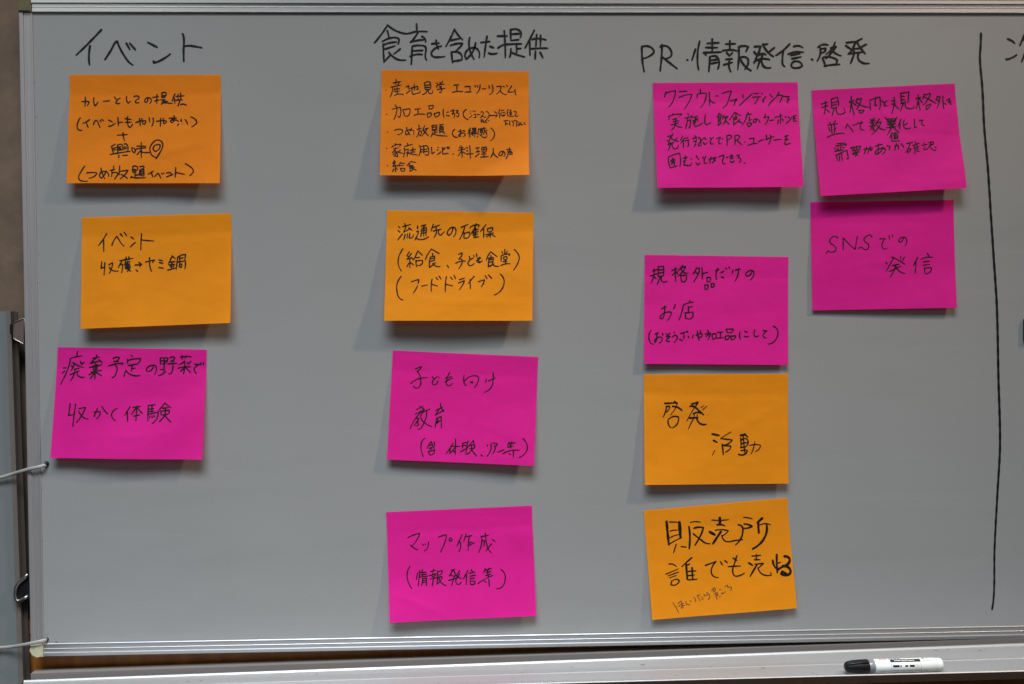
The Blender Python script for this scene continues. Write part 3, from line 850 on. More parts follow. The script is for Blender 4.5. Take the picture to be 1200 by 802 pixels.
240 195 240 75 300 140 362 192 382 60
528 70 510 48 475 60 450 95 465 120 495 145 490 185 460 195 415 170 395 190
608 85 665 85 640 115 630 155 645 185 680 182;700 55 708 92;735 48 740 70
845 75 830 110 805 120 800 100 825 75 865 75 880 110 860 158
725 270 750 272 675 408;670 320 685 342;750 275 860 340;820 262 815 295;855 272 835 310;735 355 805 340;705 415 820 362;765 350 760 380 715 468;775 365 810 415 860 432
990 272 945 358;972 320 965 430;1085 230 1102 258;1025 290 1080 272 1138 272;1045 318 1110 308;1045 352 1110 342;1055 380 1065 438;1060 380 1125 375 1120 410 1070 438
@N11 755 305 8.571
85 110 130 95;60 160 135 135;100 90 95 160 65 235;100 165 120 190;140 70 140 170;140 68 195 62 195 150;145 100 190 95;145 130 190 125;140 165 195 158;160 170 130 245;175 165 175 210 195 220 230 212
278 105 330 85;310 78 315 210;310 120 280 155;320 115 335 135;385 55 340 110;365 80 415 62 400 95 340 160;370 90 400 125 440 130;365 155 375 215;370 155 420 150 412 210 375 215
530 75 490 140;525 85 555 80 545 130 495 218;515 120 540 140;580 75 585 190;590 135 635 122
630 175 632 215;630 175 662 172 658 212 632 215;608 250 612 292;610 250 638 248 632 290 612 293;672 235 675 270;672 235 702 235 695 268 675 272
715 105 750 95;738 85 720 150 730 195;770 125 800 112;775 170 800 175;820 80 828 90;850 70 858 82
890 100 885 130;915 100 965 88;945 85 940 150 912 208
1085 105 1060 150 1030 160 1018 145 1050 110 1090 108 1102 130 1065 200
@N11 755 350 13.333
270 160 350 125;315 115 315 230 285 310 255 315 250 285 300 235 370 210 425 215 410 270 362 342;485 95 458 165
710 30 715 65;610 105 690 70 765 58;610 105 590 200 545 335;690 130 690 210;690 135 755 128;640 215 645 310;645 225 755 210 740 305 650 308
105 500 75 560 80 650 110 705 145 712
170 555 225 535;195 540 195 630 175 685 160 670 195 620 265 600 280 640 235 695;285 545 292 575
340 545 355 570;400 540 365 580;345 595 410 590 365 625 345 660 400 675
465 525 475 540;440 600 480 575 515 595 500 650 462 688
570 545 635 530;610 530 620 580 615 625;650 515 665 530;675 510 685 525;550 635 600 660
685 585 700 615;765 570 750 620
810 575 890 540 905 565 880 605 860 600;875 500 880 550;830 510 840 590 860 650
950 555 1030 535 1020 590 990 645;990 500 1000 560 960 590;1060 555 1065 630;1060 555 1115 545 1110 620 1070 632
@N11 835 378 13.333
80 158 165 150;125 155 125 240;70 245 180 240
215 110 230 160;215 105 325 105 300 150 235 160;200 215 205 270;200 215 260 205 250 255 205 270;285 220 295 270;285 215 360 210 345 255 295 270
432 145 420 200 435 262;500 140 545 152;495 215 520 225 560 220
660 120 648 190 670 222 720 208
790 125 850 130 800 180 795 220 840 242
952 60 1010 110 1020 190 980 280 925 325 870 338
@N12 770 465 8.571
w2 78 68 200 62;w2 175 50 200 70;95 95 85 150 60 205;90 100 125 95 120 125 95 155;w1 205 70 185 115 135 185;w2 155 98 200 105 250 140;110 240 120 290 140 312;115 230 160 200 215 205 215 240 190 290 155 312
w2 350 75 412 55 390 90;w1 395 80 345 160 298 245;w2 330 97 370 100 420 140 465 180;w1 470 90 440 112;w1 500 95 455 135;w2 365 172 400 158 440 165;w2.3 330 215 410 210;w1 375 180 370 200;w1 405 180 400 210;w1.2 370 215 345 260 315 322;w2 400 215 420 260 450 278 490 278
w2.2 555 375 622 390;w2.2 568 440 603 458;w1 580 540 555 588;w1 740 355 640 418;w1.6 640 420 755 435 700 480 650 485;w1.8 655 480 665 580;655 490 740 495 735 520 690 555
w2.2 840 388 890 380;w1.8 880 375 912 408;840 415 845 505;840 440 900 425 915 460 890 500;865 400 880 560;845 470 905 460;840 510 890 505;845 540 895 535;w1.8 820 580 880 578 905 540;w1.2 930 490 1000 480 1040 490 1020 530 990 548;w1.2 980 455 970 510 945 575
@N13 770 600 8.571
w2.8 95 98 105 200 118 330;w1.3 125 102 220 103;w3.4 225 105 235 255;w1.3 130 195 165 185 210 185;w1.3 135 258 170 240 220 228;w1.3 118 328 190 285 245 262;w1.3 192 325 165 415;w1.3 242 348 295 355;w2.2 320 150 330 250 322 372;w1.3 335 108 380 98 435 105;w2 372 165 410 155 465 158 440 230 380 335;w1.8 365 222 440 280 480 310 530 320
w1.3 550 82 640 85 718 78;w2.8 630 60 632 130;w2 605 130 650 130 680 140;w2.8 530 202 580 230;w1.4 585 185 640 178 715 190 700 210 650 245;w2.6 640 200 560 320;w1.5 650 235 680 290 720 300 780 288 860 280
w1.3 870 55 920 60 955 72;w2 875 122 905 125 955 145 920 160 875 165;w2 815 130 855 150 860 210 840 270 790 330;w2.6 1055 65 1005 108;w2.6 1015 105 1022 210;w1.3 1035 130 1090 118 1140 130;w2.4 1100 130 1100 200 1060 290 1010 340 960 372
@N13 770 645 7.059
w1.5 100 115 130 115 158 135;w1.2 72 198 175 155;w1.2 90 212 180 180;w1.2 105 228 160 208;w1.5 120 255 115 285 150 288 185 255 160 240 120 262;w1.7 288 60 205 135;w2.2 240 110 250 240;240 125 270 115;w2 290 145 295 245;255 175 320 170;255 210 310 205;260 245 330 240
400 125 490 92 455 140 450 190 475 220 505 225;525 95 540 120;560 85 580 102
590 135 690 130;660 45 640 110 625 170 640 210 680 210 722 188;630 65 660 85
785 48 855 42;820 35 822 78;805 78 850 78;w2 760 105 790 125;810 115 880 108 840 145;w2 825 120 770 215;w1.5 835 145 860 190 900 208 945 205 940 185
w2.2 958 85 965 120 985 150;w2.2 990 35 990 110 995 185;w1.5 985 110 1020 100;w2.8 1055 50 1095 70 1085 110 1030 140 1000 160;w2.8 1040 130 1095 150 1100 190 1060 205 1025 195 1035 175 1070 195
@F13 780 680 13.333
110 348 170 440 205 515;190 370 240 325;200 410 280 360;240 330 260 390 275 430 250 440 245 415 300 395
315 335 340 380 380 380;385 320 400 335;435 270 470 315 455 340
495 240 540 330;500 245 540 225;560 270 580 265;565 300 590 295;600 220 610 250;620 240 680 220;640 190 690 270 660 300
715 165 765 115 775 155 735 185;740 130 750 170;760 210 800 190 820 240;770 230 810 215;785 245 820 235;790 255 805 305;840 265 860 255
840 150 865 140;870 220 885 190 890 215 935 180
925 100 970 75 970 110;970 115 1020 105 1030 140 1005 160
@H4 1140 30 16.03
655 255 740 295 785 335;630 635 680 630 820 555;1000 120 960 200 885 375;950 270 1100 240 1060 330;1030 260 990 480 915 685;1000 480 1120 680
@L 0 0 1
1149.6 39.5 1149.2 52 1148.3 67 1149 80 1150.9 100 1153.4 150 1157.6 197 1161 250 1164.3 300 1168 357 1170 443 1171.8 524 1169 575 1165.4 644 1164.3 701 1162.5 714
"""
G = parse(STROKES)

# ------------------------------------------------------------------ setting: wall and wood panelling
bm = bmesh.new()
bm_box(bm, -1.6, 3.4, 0.030, 0.16, 0.0, 3.4)
o = link_bm('wall', bm, M_WALL)
o['kind'] = 'structure'
bm = bmesh.new()
bm_box(bm, -1.6, 3.4, 0.0215, 0.0295, 0.0, Z0 - 0.84)
bm_box(bm, -1.6, 3.4, 0.0195, 0.0295, Z0 - 0.838, Z0 - 0.82)
o = link_bm('wood_panelling', bm, M_WOOD)
tag(o, 'brown wood panelling low on the wall, seen in the gap below the whiteboard', 'panelling')

# ------------------------------------------------------------------ whiteboard
board = thing('whiteboard', 'large grey-lit whiteboard in a silver aluminium frame with handwritten headings', 'whiteboard')
bm = bmesh.new()
bm_box(bm, -0.004, BOARD_W + 0.004, 0.0, 0.012, Z0 - BOARD_H - 0.004, Z0 + 0.004)
link_bm('panel', bm, M_BOARD, board)

# frame section: (distance outward from the inner edge, depth)
PROFILE = [(0.0, 0.0095), (0.0, -0.0030), (0.0008, -0.0040), (0.0018, -0.0042), (0.0022, -0.0032), (0.0078, -0.0032),
           (0.0083, -0.0040), (0.0090, -0.0040), (0.0094, -0.0032), (0.0134, -0.0032), (0.0138, -0.0062),
           (0.0146, -0.0070), (0.0192, -0.0070), (0.0200, -0.0060), (0.0200, 0.0160), (0.0045, 0.0160)]


def rail(p0, p1, outward, mat, parent, relief=0.62):
    """extrude the frame section from p0 to p1 (X, Z); outward is the X-Z direction away from the panel"""
    bm = bmesh.new()
    ends = []
    for p in (p0, p1):
        ends.append([bm.verts.new((p[0] + outward[0] * w * 0.85, d * relief if d < 0 else d, p[1] + outward[1] * w * 0.85)) for w, d in PROFILE])
    a, b = ends
    n = len(PROFILE)
    for i in range(n):
        bm.faces.new((a[i], a[(i + 1) % n], b[(i + 1) % n], b[i]))
    bm.faces.new(a)
    bm.faces.new(list(reversed(b)))
    return link_bm('frame_rail', bm, mat, parent)


zt, zb, xr = Z0, Z0 - BOARD_H, BOARD_W
rail((0.0, zt), (xr, zt), (0, 1), M_ALU_LIT, board)
rail((0.0, zb), (xr, zb), (0, -1), M_ALU_LOW_DIMMED, board, 0.5)
rail((0.0, zt), (0.0, zb), (-1, 0), M_ALU_V_SHADED, board, 0.42)
rail((xr, zt), (xr, zb), (1, 0), M_ALU_V_SHADED, board, 0.42)


def corner(cx, cz, sx, sz, mat):
    """rounded plastic corner piece; (cx, cz) is the inner corner"""
    s, r = 0.0176, 0.0088
    pts = [(0.0004, 0.0004), (s, 0.0004)]
    for a in np.linspace(0, math.pi / 2, 8):
        pts.append((s - r + r * math.cos(a), s - r + r * math.sin(a)))
    pts.append((0.0004, s))
    pts = [(cx + sx * p[0], cz + sz * p[1]) for p in pts]
    bm = bmesh.new()
    bm_prism(bm, pts, -0.0050, 0.0166)
    es = [e for e in bm.edges if all(abs(v.co.y + 0.0050) < 1e-6 for v in e.verts)]
    bmesh.ops.bevel(bm, geom=es, offset=0.0014, segments=3, affect='EDGES')
    return link_bm('corner_cap', bm, mat, board)


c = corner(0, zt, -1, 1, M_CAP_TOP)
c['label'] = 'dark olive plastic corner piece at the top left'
c = corner(0, zb, -1, -1, M_CAP_BOT)
c['label'] = 'pale yellowed plastic corner piece at the bottom left'
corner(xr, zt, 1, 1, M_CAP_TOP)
corner(xr, zb, 1, -1, M_CAP_BOT)

# headings and the ruled line, written on the panel
surf0 = lambda px: back(px, 0.0)
for key, w, lab in (('H1', 2.15, None), ('H2', 1.95, None), ('H3', 2.05, None), ('H4', 2.1, None), ('L', 2.3, 'long black vertical line drawn down the board')):
    o = ink_mesh('divider_line' if key == 'L' else 'heading', sum(G[key].values(), []), w * 1.08, surf0, M_INK, board, 0.0003)
    if lab:
        o['label'] = lab

# little dark studs that the cords are looped over, and old ink specks near the frame
for px, r in (((54.8, 543.4), 0.0034), ((55.0, 749.6), 0.0027)):
    p = back(px, 0.0)[0]
    bm = bmesh.new()
    bmesh.ops.create_uvsphere(bm, u_segments=16, v_segments=10, radius=r)
    for v in bm.verts:
        v.co.y = min(v.co.y * 1.1, 0.0)
        v.co += Vector((p[0], 0.0, p[2]))
    link_bm('stud', bm, M_BLACK, board, True)
rs = random.Random(3)
for px, r in (((40.2, 15.6), .0011), ((41, 97), .0006), ((42, 137), .0007), ((44.5, 185), .0005), ((46, 298), .0006), ((46.5, 332), .0005), ((49.5, 573), .0006),
              ((50.2, 634), .0005), ((66, 752.3), .0009), ((68, 753), .0006), ((55, 744.2), .0007), ((75, 753), .0005), ((213, 750.6), .0006), ((280, 95.5), .0004),
              ((676, 736), .0004), ((628, 213.5), .0005), ((441, 660), .0005), ((80, 15.8), .0005), ((257, 16.6), .0008)):
    p = back(px, 0.0)[0]
    bm = bmesh.new()
    vs = [bm.verts.new((p[0] + r * math.cos(a) * rs.uniform(.6, 1.2), -0.0003, p[2] + r * math.sin(a) * rs.uniform(.5, 1.1))) for a in np.linspace(0, 2 * math.pi, 8)[:-1]]
    bm.faces.new(vs)
    link_bm('ink_speck', bm, M_INK, board)


# latches on the left edge of the frame
def tube_loop(name, px, Y, r, mat, parent, closed=True, lab=None):
    pts = back(px, Y)
    bm = bmesh.new()
    bm_sweep(bm, pts, r, r, 8, closed)
    o = link_bm(name, bm, mat, parent, True)
    if lab:
        o['label'] = lab
    return o


Y1 = 0.004
tr = [(28.6, 373.4), (28.2, 402.8), (26.6, 402.8), (16.8, 397.6), (15.9, 396), (15.8, 379.2), (16.6, 377.8), (27, 373.2)]
lat = link_mesh('side_latch', [], [], None, board)
bm = bmesh.new()
bm_prism(bm, [(p[0], p[2]) for p in back(tr, Y1)], Y1, Y1 + 0.003)
bpy.data.objects.remove(lat, do_unlink=True)
lat = link_bm('side_latch', bm, M_PLATE, board)
tube_loop('latch_rim', tr, Y1 - 0.0004, 0.00075, M_CHROME, lat)
bm = bmesh.new()
q = back((13.6, 385), 0.008)[0]
bm_box(bm, q[0] - .001, q[0] + .0035, 0.004, 0.012, q[2] - .008, q[2] + .006, .001)
link_bm('latch_pin', bm, M_BLACK, lat)
dd = [(33.6, 671.8), (33.8, 698.4), (29, 700.8), (24.5, 704.2), (20.6, 705.6), (18, 703.6), (17.0, 698.5), (16.9, 692), (17.6, 687.5), (20.5, 683.4), (25, 679.6), (29.8, 676)]
bm = bmesh.new()
bm_prism(bm, [(p[0], p[2]) for p in back(dd, Y1)], Y1 + 0.001, Y1 + 0.005)
lat2 = link_bm('side_latch', bm, M_BLACK, board)
lat2['label'] = 'rounded chrome latch with a black inside low on the left edge'
tube_loop('latch_rim', [(32.8, 673.2), (29.5, 676.5), (25.5, 680), (21, 684), (18.5, 688), (17.8, 692), (17.8, 698.5), (19, 703), (21, 704.8), (24.5, 703.6), (28.6, 701.4), (32.8, 699)], Y1 - 0.001, 0.0023, M_CHROME, lat2, False)


# ------------------------------------------------------------------ cords tied over the studs
def cord(px_depth, label):
    C = []
    for x, y, d in px_depth:
        C.append(back((x, y), d)[0])
    C = np.array(C)
    # smooth
    t = np.linspace(0, len(C) - 1, 40)
    i = np.clip(t.astype(int), 0, len(C) - 2)
    fr = (t - i)[:, None]
    D = np.gradient(C, axis=0)
    h = [2*fr**3-3*fr**2+1, fr**3-2*fr**2+fr, -2*fr**3+3*fr**2, fr**3-fr**2]
    Q = h[0]*C[i] + h[1]*D[i] + h[2]*C[i+1] + h[3]*D[i+1]
    bm = bmesh.new()
    bm_sweep(bm, Q, 0.0023, 0.0010, 10)
    o = link_bm('cord', bm, M_CORD, None, True)
    tag(o, label, 'cord', 'plastic cords tied across the left frame')


cord([(54, 544.6, -0.0022), (50.5, 546.2, -0.005), (44, 547.8, -0.0066), (34, 550.0, -0.0060), (24, 552.8, -0.003), (13, 556.2, 0.003), (0, 560, 0.005), (-30, 568, 0.006)],
     'clear plastic cord looped over the stud beside the lowest left pink note')
cord([(54.6, 750.2, -0.0022), (51, 751.0, -0.0055), (44, 752.6, -0.0078), (34, 754.6, -0.0072), (24, 756.6, -0.003), (13, 758.2, 0.003), (0, 759.4, 0.005), (-30, 760.5, 0.006)],
     'clear plastic cord over the bottom left corner of the frame')

# ------------------------------------------------------------------ second board behind, at the left
sb = thing('partition_board', 'grey-green partition board with a brown rail, partly hidden at the left edge', 'partition')
Y2 = 0.009
e = back([(7, 365), (21.8, 810), (12.4, 365), (28.0, 810)], Y2)
dx = 0.012
slope = (e[1] - e[0])
low = e[1] + slope * 0.6
low2 = e[3] + slope * 0.6
bm = bmesh.new()
bm_prism(bm, [(-0.9, e[0][2]), (e[0][0], e[0][2]), (low[0], low[2]), (-0.9, low[2])], Y2 + 0.001, Y2 + 0.012)
link_bm('panel', bm, M_PANEL, sb)
bm = bmesh.new()
bm_prism(bm, [(e[0][0] + .0002, e[0][2]), (e[2][0], e[0][2]), (low2[0], low2[2]), (low[0] + .0002, low2[2])], Y2, Y2 + 0.012)
link_bm('frame_rail', bm, M_RAIL2, sb)
bm = bmesh.new()
bm_prism(bm, [(e[2][0] + .0002, e[0][2] - .001), (e[2][0] + 0.0062, e[0][2] - .001), (low2[0] + 0.0068, low2[2]), (low2[0] + .0002, low2[2])], Y2 + 0.006, Y2 + 0.008)
link_bm('shaded_side_strip', bm, M_RAIL2_SHADED, sb)


# ------------------------------------------------------------------ sticky notes
NOTE_GROUP = 'sticky notes on the whiteboard'
NOTES = [  # key, material, TL TR BR BL (photo px), lift of BL / BR (mm), curl exponent, pen width, label
    ('N1', M_ORANGE_DEEP, (81.6, 87.7), (258.6, 87.7), (257.5, 214.9), (78, 214.9), 12, 14, 1.25, 1.5,
     'orange sticky note with four lines and a drawn map pin, under the first heading'),
    ('N2', M_ORANGE, (95.6, 255), (271, 250), (270, 378.6), (94.4, 385.6), 13, 15, 1.3, 1.5,
     'orange sticky note with two short lines and an arrow, above the left pink note'),
    ('N3', M_PINK, (67.6, 407), (242.4, 409.8), (236.7, 539.1), (58.7, 537), 11, 14, 1.3, 1.5,
     'leftmost pink sticky note, nearest the left frame, with two lines of writing'),
    ('N4', M_ORANGE_DEEP, (447.2, 82.1), (619.6, 83.8), (619.8, 206.5), (445, 205.5), 15.5, 16, 1.2, 1.28,
     'orange sticky note crowded with five bulleted lines, under the second heading'),
    ('N5', M_ORANGE, (453.5, 246.6), (625.5, 249.6), (623.9, 376), (450, 376), 18, 18, 1.25, 1.4,
     'orange sticky note with two bracketed lines, below the bulleted orange note'),
    ('N6', M_PINK, (460.3, 410.8), (630.7, 418.4), (625.9, 546.2), (453.5, 538.6), 7, 11, 1.4, 1.3,
     'clockwise-tilted pink sticky note with thin writing, directly below the two-bracket orange note'),
    ('N7', M_PINK, (452.5, 600.3), (623.3, 592.7), (628.4, 722), (456.7, 729.9), 10, 9, 1.5, 1.3,
     'lowest pink sticky note, just above the bottom frame rail'),
    ('N8', M_PINK, (764.9, 97.3), (934.8, 96.6), (941.6, 219.3), (770.5, 220.4), 14.5, 15, 1.0, 1.4,
     'pink sticky note with four full lines of writing and the letters PR'),
    ('N9', M_PINK, (951, 106), (1118.9, 98), (1133, 220.6), (962, 230), 14, 15, 1.2, 1.38,
     'anticlockwise-tilted pink sticky note with a crossed-out character, nearest the top of the long line'),
    ('N10', M_PINK, (949.5, 237), (1117.5, 234.4), (1121, 360.8), (952.5, 364), 4, 6, 1.3, 1.3,
     'flat pink sticky note with the letters SNS'),
    ('N11', M_PINK, (755.6, 298.8), (924, 301.2), (923.5, 428), (754.8, 426.5), 6, 5, 1.3, 1.5,
     'pink sticky note directly above the nearly blank four-character orange note'),
    ('N12', M_ORANGE, (754.6, 438.8), (923.5, 438.2), (924.2, 567), (755.6, 568.4), 10, 8, 1.25, 1.55,
     'orange sticky note with only four large thin characters'),
    ('N13', M_ORANGE, (754.5, 598.5), (922.5, 583.4), (934, 713), (764.3, 726.6), 6, 8, 1.5, 1.6,
     'tilted orange sticky note with thick bold writing and faint small writing below'),
]


class Note:
    def __init__(s, i, spec):
        s.key, s.mat, tl, tr, br, bl, lb, rb, s.exp, s.pen, s.label = spec
        s.lb, s.rb = lb / 1000, rb / 1000
        s.px = np.array([tl, tr, br, bl], float)
        s.C = np.array([back(tl, -0.0006)[0], back(tr, -0.0006)[0], back(br, -0.0006 - s.rb)[0], back(bl, -0.0006 - s.lb)[0]])
        r = random.Random(100 + i)
        s.w = [(r.uniform(0, 6.28), r.uniform(0, 6.28), r.uniform(0.7, 2.6), r.uniform(0.5, 2.4), r.uniform(0.25, 0.75)) for _ in range(5)]
        s.tc = r.uniform(-.3, .3)
        s.cr = [(r.uniform(.1, .9), r.uniform(.35, .95), r.uniform(-.6, .6), r.uniform(.012, .03), r.uniform(-.0006, .0006), r.uniform(.12, .3)) for _ in range(4)]

    def point(s, u, v):
        C = s.C
        B = (C[0] * ((1-u)*(1-v))[:, None] + C[1] * (u*(1-v))[:, None] + C[2] * (u*v)[:, None] + C[3] * ((1-u)*v)[:, None])
        flat = 0.10
        t = np.clip((v - flat) / (1 - flat), 0, None)
        lift = (s.lb * (1-u) + s.rb * u) * t ** s.exp
        k = np.clip((v - flat) / 0.35, 0, 1)
        amp = k * np.minimum(1.0, (s.lb + s.rb) / 0.02)
        wv = 0
        for a, b, fu, fv, am in s.w:
            wv = wv + am * np.sin(6.28 * (fu * u * 0.6 + 0.25 * fv * v) + a) * np.cos(6.28 * fv * v * 0.5 + b)
        wv = wv * 0.00115 * amp
        # a soft crease where the glued strip ends
        cr = -0.0005 * np.exp(-((v - 0.17 - 0.02 * np.sin(3 * u + s.tc)) / 0.035) ** 2)
        for cu, cv, an, sg, am, ln in s.cr:          # short soft dents from handling
            along = (u - cu) * math.cos(an) + (v - cv) * math.sin(an)
            across = -(u - cu) * math.sin(an) + (v - cv) * math.cos(an)
            wv = wv + am * amp * np.exp(-(across / sg) ** 2 - (along / ln) ** 2)
        P = B.copy()
        P[:, 1] = -(0.0007 + np.maximum(lift + wv + cr, 0.0))
        if s.key == 'N4':      # dog-eared lower right corner
            dd = np.clip((u - 0.80) + (v - 0.84) * 1.1, 0, None)
            P[:, 1] -= 0.05 * dd ** 1.6
        return P

    def surf(s, px):
        """photo pixel -> point on the curved sheet"""
        px = np.asarray(px, float)
        q = s.px
        u = np.full(len(px), .5)
        v = np.full(len(px), .5)
        for _ in range(12):
            p = proj(s.point(u, v))
            r = px - p
            ju = (q[1] - q[0]) * (1 - v)[:, None] + (q[2] - q[3]) * v[:, None]
            jv = (q[3] - q[0]) * (1 - u)[:, None] + (q[2] - q[1]) * u[:, None]
            det = ju[:, 0] * jv[:, 1] - ju[:, 1] * jv[:, 0]
            u = u + (r[:, 0] * jv[:, 1] - r[:, 1] * jv[:, 0]) / det
            v = v + (ju[:, 0] * r[:, 1] - ju[:, 1] * r[:, 0]) / det
            u = np.clip(u, -.02, 1.02)
            v = np.clip(v, -.02, 1.02)
        return s.point(u, v)


for i, spec in enumerate(NOTES):
    nt_ = Note(i, spec)
    nu, nv = 44, 36
    U, Vv = np.meshgrid(np.linspace(0, 1, nu), np.linspace(0, 1, nv))
    Pf = nt_.point(U.ravel(), Vv.ravel())
    faces = []
    for a in range(nv - 1):
        for c_ in range(nu - 1):
            k = a * nu + c_
            faces.append((k, k + nu, k + nu + 1, k + 1))
    o = link_mesh('sticky_note', Pf, faces, nt_.mat, None, True)      # one sheet of paper, bent
    tag(o, nt_.label, 'sticky note', NOTE_GROUP)
    for strokes in G[nt_.key].values():         # one part per written line
        ink_mesh('handwriting', strokes, nt_.pen, nt_.surf, M_INK_NOTE, o, 0.00012)
    if nt_.key == 'N13':
        h = ink_mesh('handwriting', sum(G['F13'].values(), []), 0.9, nt_.surf, M_INK_FAINT, o, 0.00012)
        h['label'] = 'small faint slanting line of brown writing'

# ------------------------------------------------------------------ black magnet at the right edge
p = back((1198.7, 373.6), -0.0004)[0]
bm = bmesh.new()
bm_box(bm, p[0], p[0] + 0.055, -0.0045, -0.0004, p[2] - 0.031, p[2], 0.0008)
o = link_bm('magnet', bm, M_BLACK)
tag(o, 'black bar magnet at the right edge of the view, beside the long line', 'magnet')

# ------------------------------------------------------------------ marker tray below the board
tray = thing('marker_tray', 'long silver marker tray below the whiteboard', 'tray')
YB, YF = -0.020, -0.112
ln1 = lambda x: 799.0 - 0.0372 * x          # back edge, photo px
ln3 = lambda x: 817.6 - 0.0262 * x          # front lip
XL, XR = 28.0, 1320.0
bk = back([(XL, ln1(XL)), (XR, ln1(XR))], YB)
fr = back([(XL - 6, ln3(XL)), (XR, ln3(XR))], YF)
LIP = 0.0028


def tray_sec(b, f):
    """section of the tray from back edge b to front lip f (3-D points)"""
    L = lambda t, dz: b + (f - b) * t + np.array([0, 0, dz])
    return [L(0, -0.0005), L(0.0, 0.0009), L(0.035, 0.0012), L(0.05, -0.0008), L(0.47, -0.0022), L(0.476, -0.0020), L(0.482, -0.0020), L(0.50, -0.0028),
            L(0.962, -LIP), L(0.968, -0.0004), L(0.985, 0.0), L(1.0, -0.0010), L(0.885, -0.0150), L(0.87, -0.0155), L(0.86, -0.010), L(0.04, -0.010)]


bm = bmesh.new()
A = [bm.verts.new(v) for v in tray_sec(bk[0], fr[0])]
B = [bm.verts.new(v) for v in tray_sec(bk[1], fr[1])]
n = len(A)
for k in range(n):
    bm.faces.new((A[k], A[(k + 1) % n], B[(k + 1) % n], B[k]))
bm.faces.new(A)
bm.faces.new(list(reversed(B)))
link_bm('trough', bm, M_TRAY, tray)
# dark end piece
bm = bmesh.new()
sec = tray_sec(bk[0], fr[0])
a_ = [bm.verts.new(v + np.array([-0.0002, 0, 0])) for v in sec]
b_ = [bm.verts.new(v + np.array([-0.0022, 0, 0])) for v in sec]
for k in range(n):
    bm.faces.new((a_[k], a_[(k + 1) % n], b_[(k + 1) % n], b_[k]))
bm.faces.new(a_)
bm.faces.new(list(reversed(b_)))
link_bm('end_cap', bm, M_BLACK, tray)
# back bar in the shade of the board
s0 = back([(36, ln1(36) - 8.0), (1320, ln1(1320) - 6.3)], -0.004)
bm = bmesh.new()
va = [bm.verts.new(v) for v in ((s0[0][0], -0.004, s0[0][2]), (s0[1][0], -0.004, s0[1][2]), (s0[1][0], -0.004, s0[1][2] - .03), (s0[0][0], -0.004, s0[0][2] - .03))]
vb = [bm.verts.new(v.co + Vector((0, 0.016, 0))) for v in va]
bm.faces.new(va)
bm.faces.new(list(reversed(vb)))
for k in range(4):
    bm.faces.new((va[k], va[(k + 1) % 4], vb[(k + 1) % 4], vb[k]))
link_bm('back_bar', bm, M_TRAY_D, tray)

# ------------------------------------------------------------------ whiteboard marker lying in the tray
pen = thing('marker_pen', 'white whiteboard marker with a black cap lying in the tray', 'marker')
RP = 0.0086
YM = YF + 0.0045 + RP
ends = back([(989.5, 781.6), (1103.5, 778.2)], YM)
ax0, ax1 = Vector(ends[0]), Vector(ends[1])
# rest it on the trough floor
def floor_z(x):
    t = (x - bk[0][0]) / (bk[1][0] - bk[0][0])
    b = bk[0] + (bk[1] - bk[0]) * t
    t2 = (x - fr[0][0]) / (fr[1][0] - fr[0][0])
    f = fr[0] + (fr[1] - fr[0]) * t2
    k = (YM - YB) / (YF - YB)
    return (b + (f - b) * k)[2] - LIP
print('PEN gap', ax0.z - RP - floor_z(ax0.x), ax1.z - RP - floor_z(ax1.x))
ax0.z = floor_z(ax0.x) + RP + 0.0003
ax1.z = floor_z(ax1.x) + RP + 0.0003
LP = (ax1 - ax0).length
d = (ax1 - ax0).normalized()
side = d.cross(Vector((0, 0, 1))).normalized()     # +: away from the camera or towards it
up = side.cross(d).normalized()
if side.y > 0:
    side = -side


def lathe(name, prof, mat, parent, seg=32):
    """prof: (distance along the pen, radius)"""
    bm = bmesh.new()
    rings = []
    for t, r in prof:
        c = ax0 + d * t
        rings.append([bm.verts.new(c + (side * math.cos(k * 2 * math.pi / seg) + up * math.sin(k * 2 * math.pi / seg)) * max(r, 1e-5)) for k in range(seg)])
    for a, b in zip(rings, rings[1:]):
        for k in range(seg):
            bm.faces.new((a[k], a[(k + 1) % seg], b[(k + 1) % seg], b[k]))
    bm.faces.new(rings[0])
    bm.faces.new(list(reversed(rings[-1])))
    o = link_bm(name, bm, mat, parent, True)
    return o


u = LP / 114.0
capm = lathe('cap', [(0, .0015), (.4*u, .0038), (1.5*u, .0056), (4*u, .0070), (9*u, .0080), (16*u, .0086), (26.0*u, .0088), (27.4*u, .0087), (27.6*u, .0080)], M_BLACK, pen)
bm = bmesh.new()
clip = [ax0 + d*(1.5*u) + up*.0055*0.6 + side*.0055*.8, ax0 + d*(8*u) + up*.0060 + side*.0064, ax0 + d*(26.5*u) + up*.0068 + side*.0064]
bm_sweep(bm, clip, .0012, .0012, 8)
link_bm('clip', bm, M_BLACK, capm, True)
lathe('collar', [(27.7*u, .0076), (28*u, .0078), (34.0*u, .0080), (34.4*u, .0079)], M_COLLAR, pen)
body = lathe('body', [(34.2*u, .0070), (34.3*u, .0083), (35*u, .0086), (106*u, .0086), (106.3*u, .0082), (110*u, .0081), (113*u, .0076), (114*u, .0058)], M_WHITE, pen)


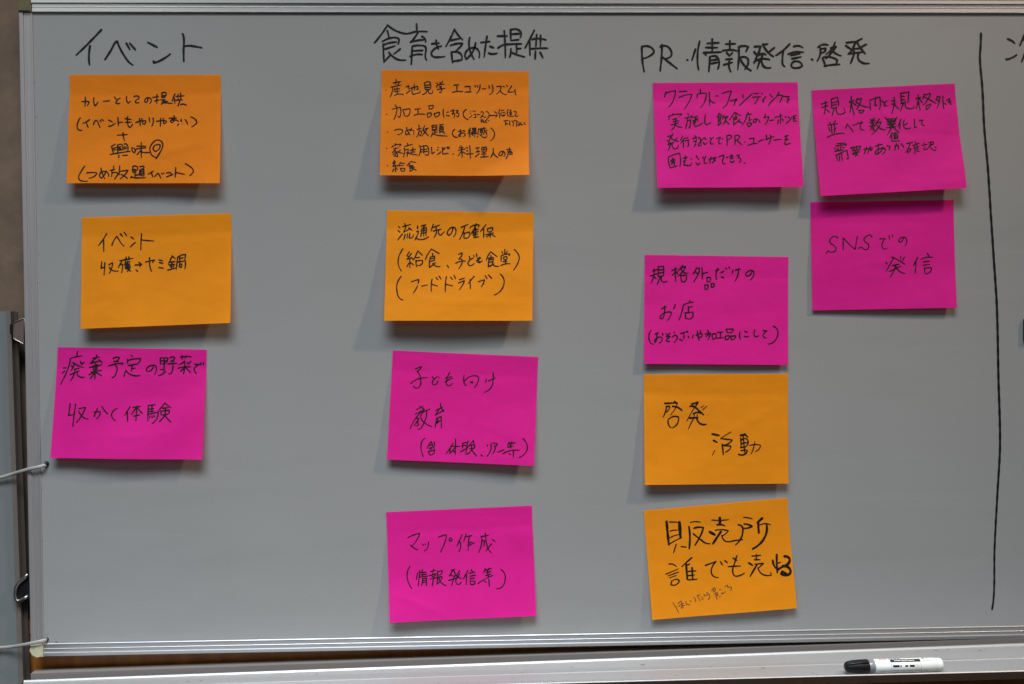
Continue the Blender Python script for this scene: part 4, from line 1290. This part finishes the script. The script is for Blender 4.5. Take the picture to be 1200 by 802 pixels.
def on_pen(t0, t1, a0, a1, mat, name, lift=0.00012):
    """patch wrapped on the barrel; angle 0 faces the camera side, 90 is up"""
    bm = bmesh.new()
    rows = []
    for a in np.linspace(a0, a1, 7):
        r = .0086 + lift
        n_ = side * math.cos(math.radians(a)) + up * math.sin(math.radians(a))
        rows.append([bm.verts.new(ax0 + d * (t * u) + n_ * r) for t in (t0, t1)])
    for a, b in zip(rows, rows[1:]):
        bm.faces.new((a[0], a[1], b[1], b[0]))
    return link_bm(name, bm, mat, body, True)


on_pen(52.0, 87.0, 46, 76, M_BLACK, 'label_band')
rs = random.Random(5)
x = 57.0
while x < 80:                       # illegible pale lettering on the band
    w_ = rs.uniform(.8, 1.6)
    a = rs.uniform(55, 58)
    on_pen(x, x + w_, a, a + rs.uniform(6, 9), M_WHITE, 'lettering', .00022)
    x += w_ + rs.uniform(.35, .6)
for (t0, t1, a0, a1, mt) in ((40, 41.6, 80, 92, M_RED), (42.2, 44.4, 80, 92, M_RED), (45, 48.6, 80, 92, M_RED),
                             (51, 53, 80, 92, M_NAVY), (53.6, 56, 80, 92, M_NAVY), (57, 60.4, 80, 92, M_NAVY), (61, 64.5, 80, 92, M_NAVY),
                             (90, 92.5, 78, 92, M_NAVY), (95, 96, 70, 84, M_GREYP), (90, 93, 50, 56, M_GREYP), (94, 98, 50, 56, M_GREYP),
                             (54, 61.5, 5, 22, M_BLACK), (62.6, 63.8, 3, 22, M_BLACK), (68, 71.5, 6, 20, M_BLACK), (73.5, 79, 4, 21, M_BLACK),
                             (80, 84.5, 26, 28, M_GREYP), (80, 84.5, 13, 15, M_GREYP), (80, 84.5, 0, 2, M_GREYP), (52, 52.4, -24, 45, M_GREYP), (86.6, 87, -24, 45, M_GREYP),
                             (52.4, 86.6, -24, -22.5, M_GREYP),
                             (40, 46, -34, -30, M_GREYP), (48, 62, -34, -30, M_GREYP), (63, 78, -34, -30, M_GREYP), (80, 96, -34, -30, M_GREYP)):
    on_pen(t0, t1, a0, a1, mt, 'printing')
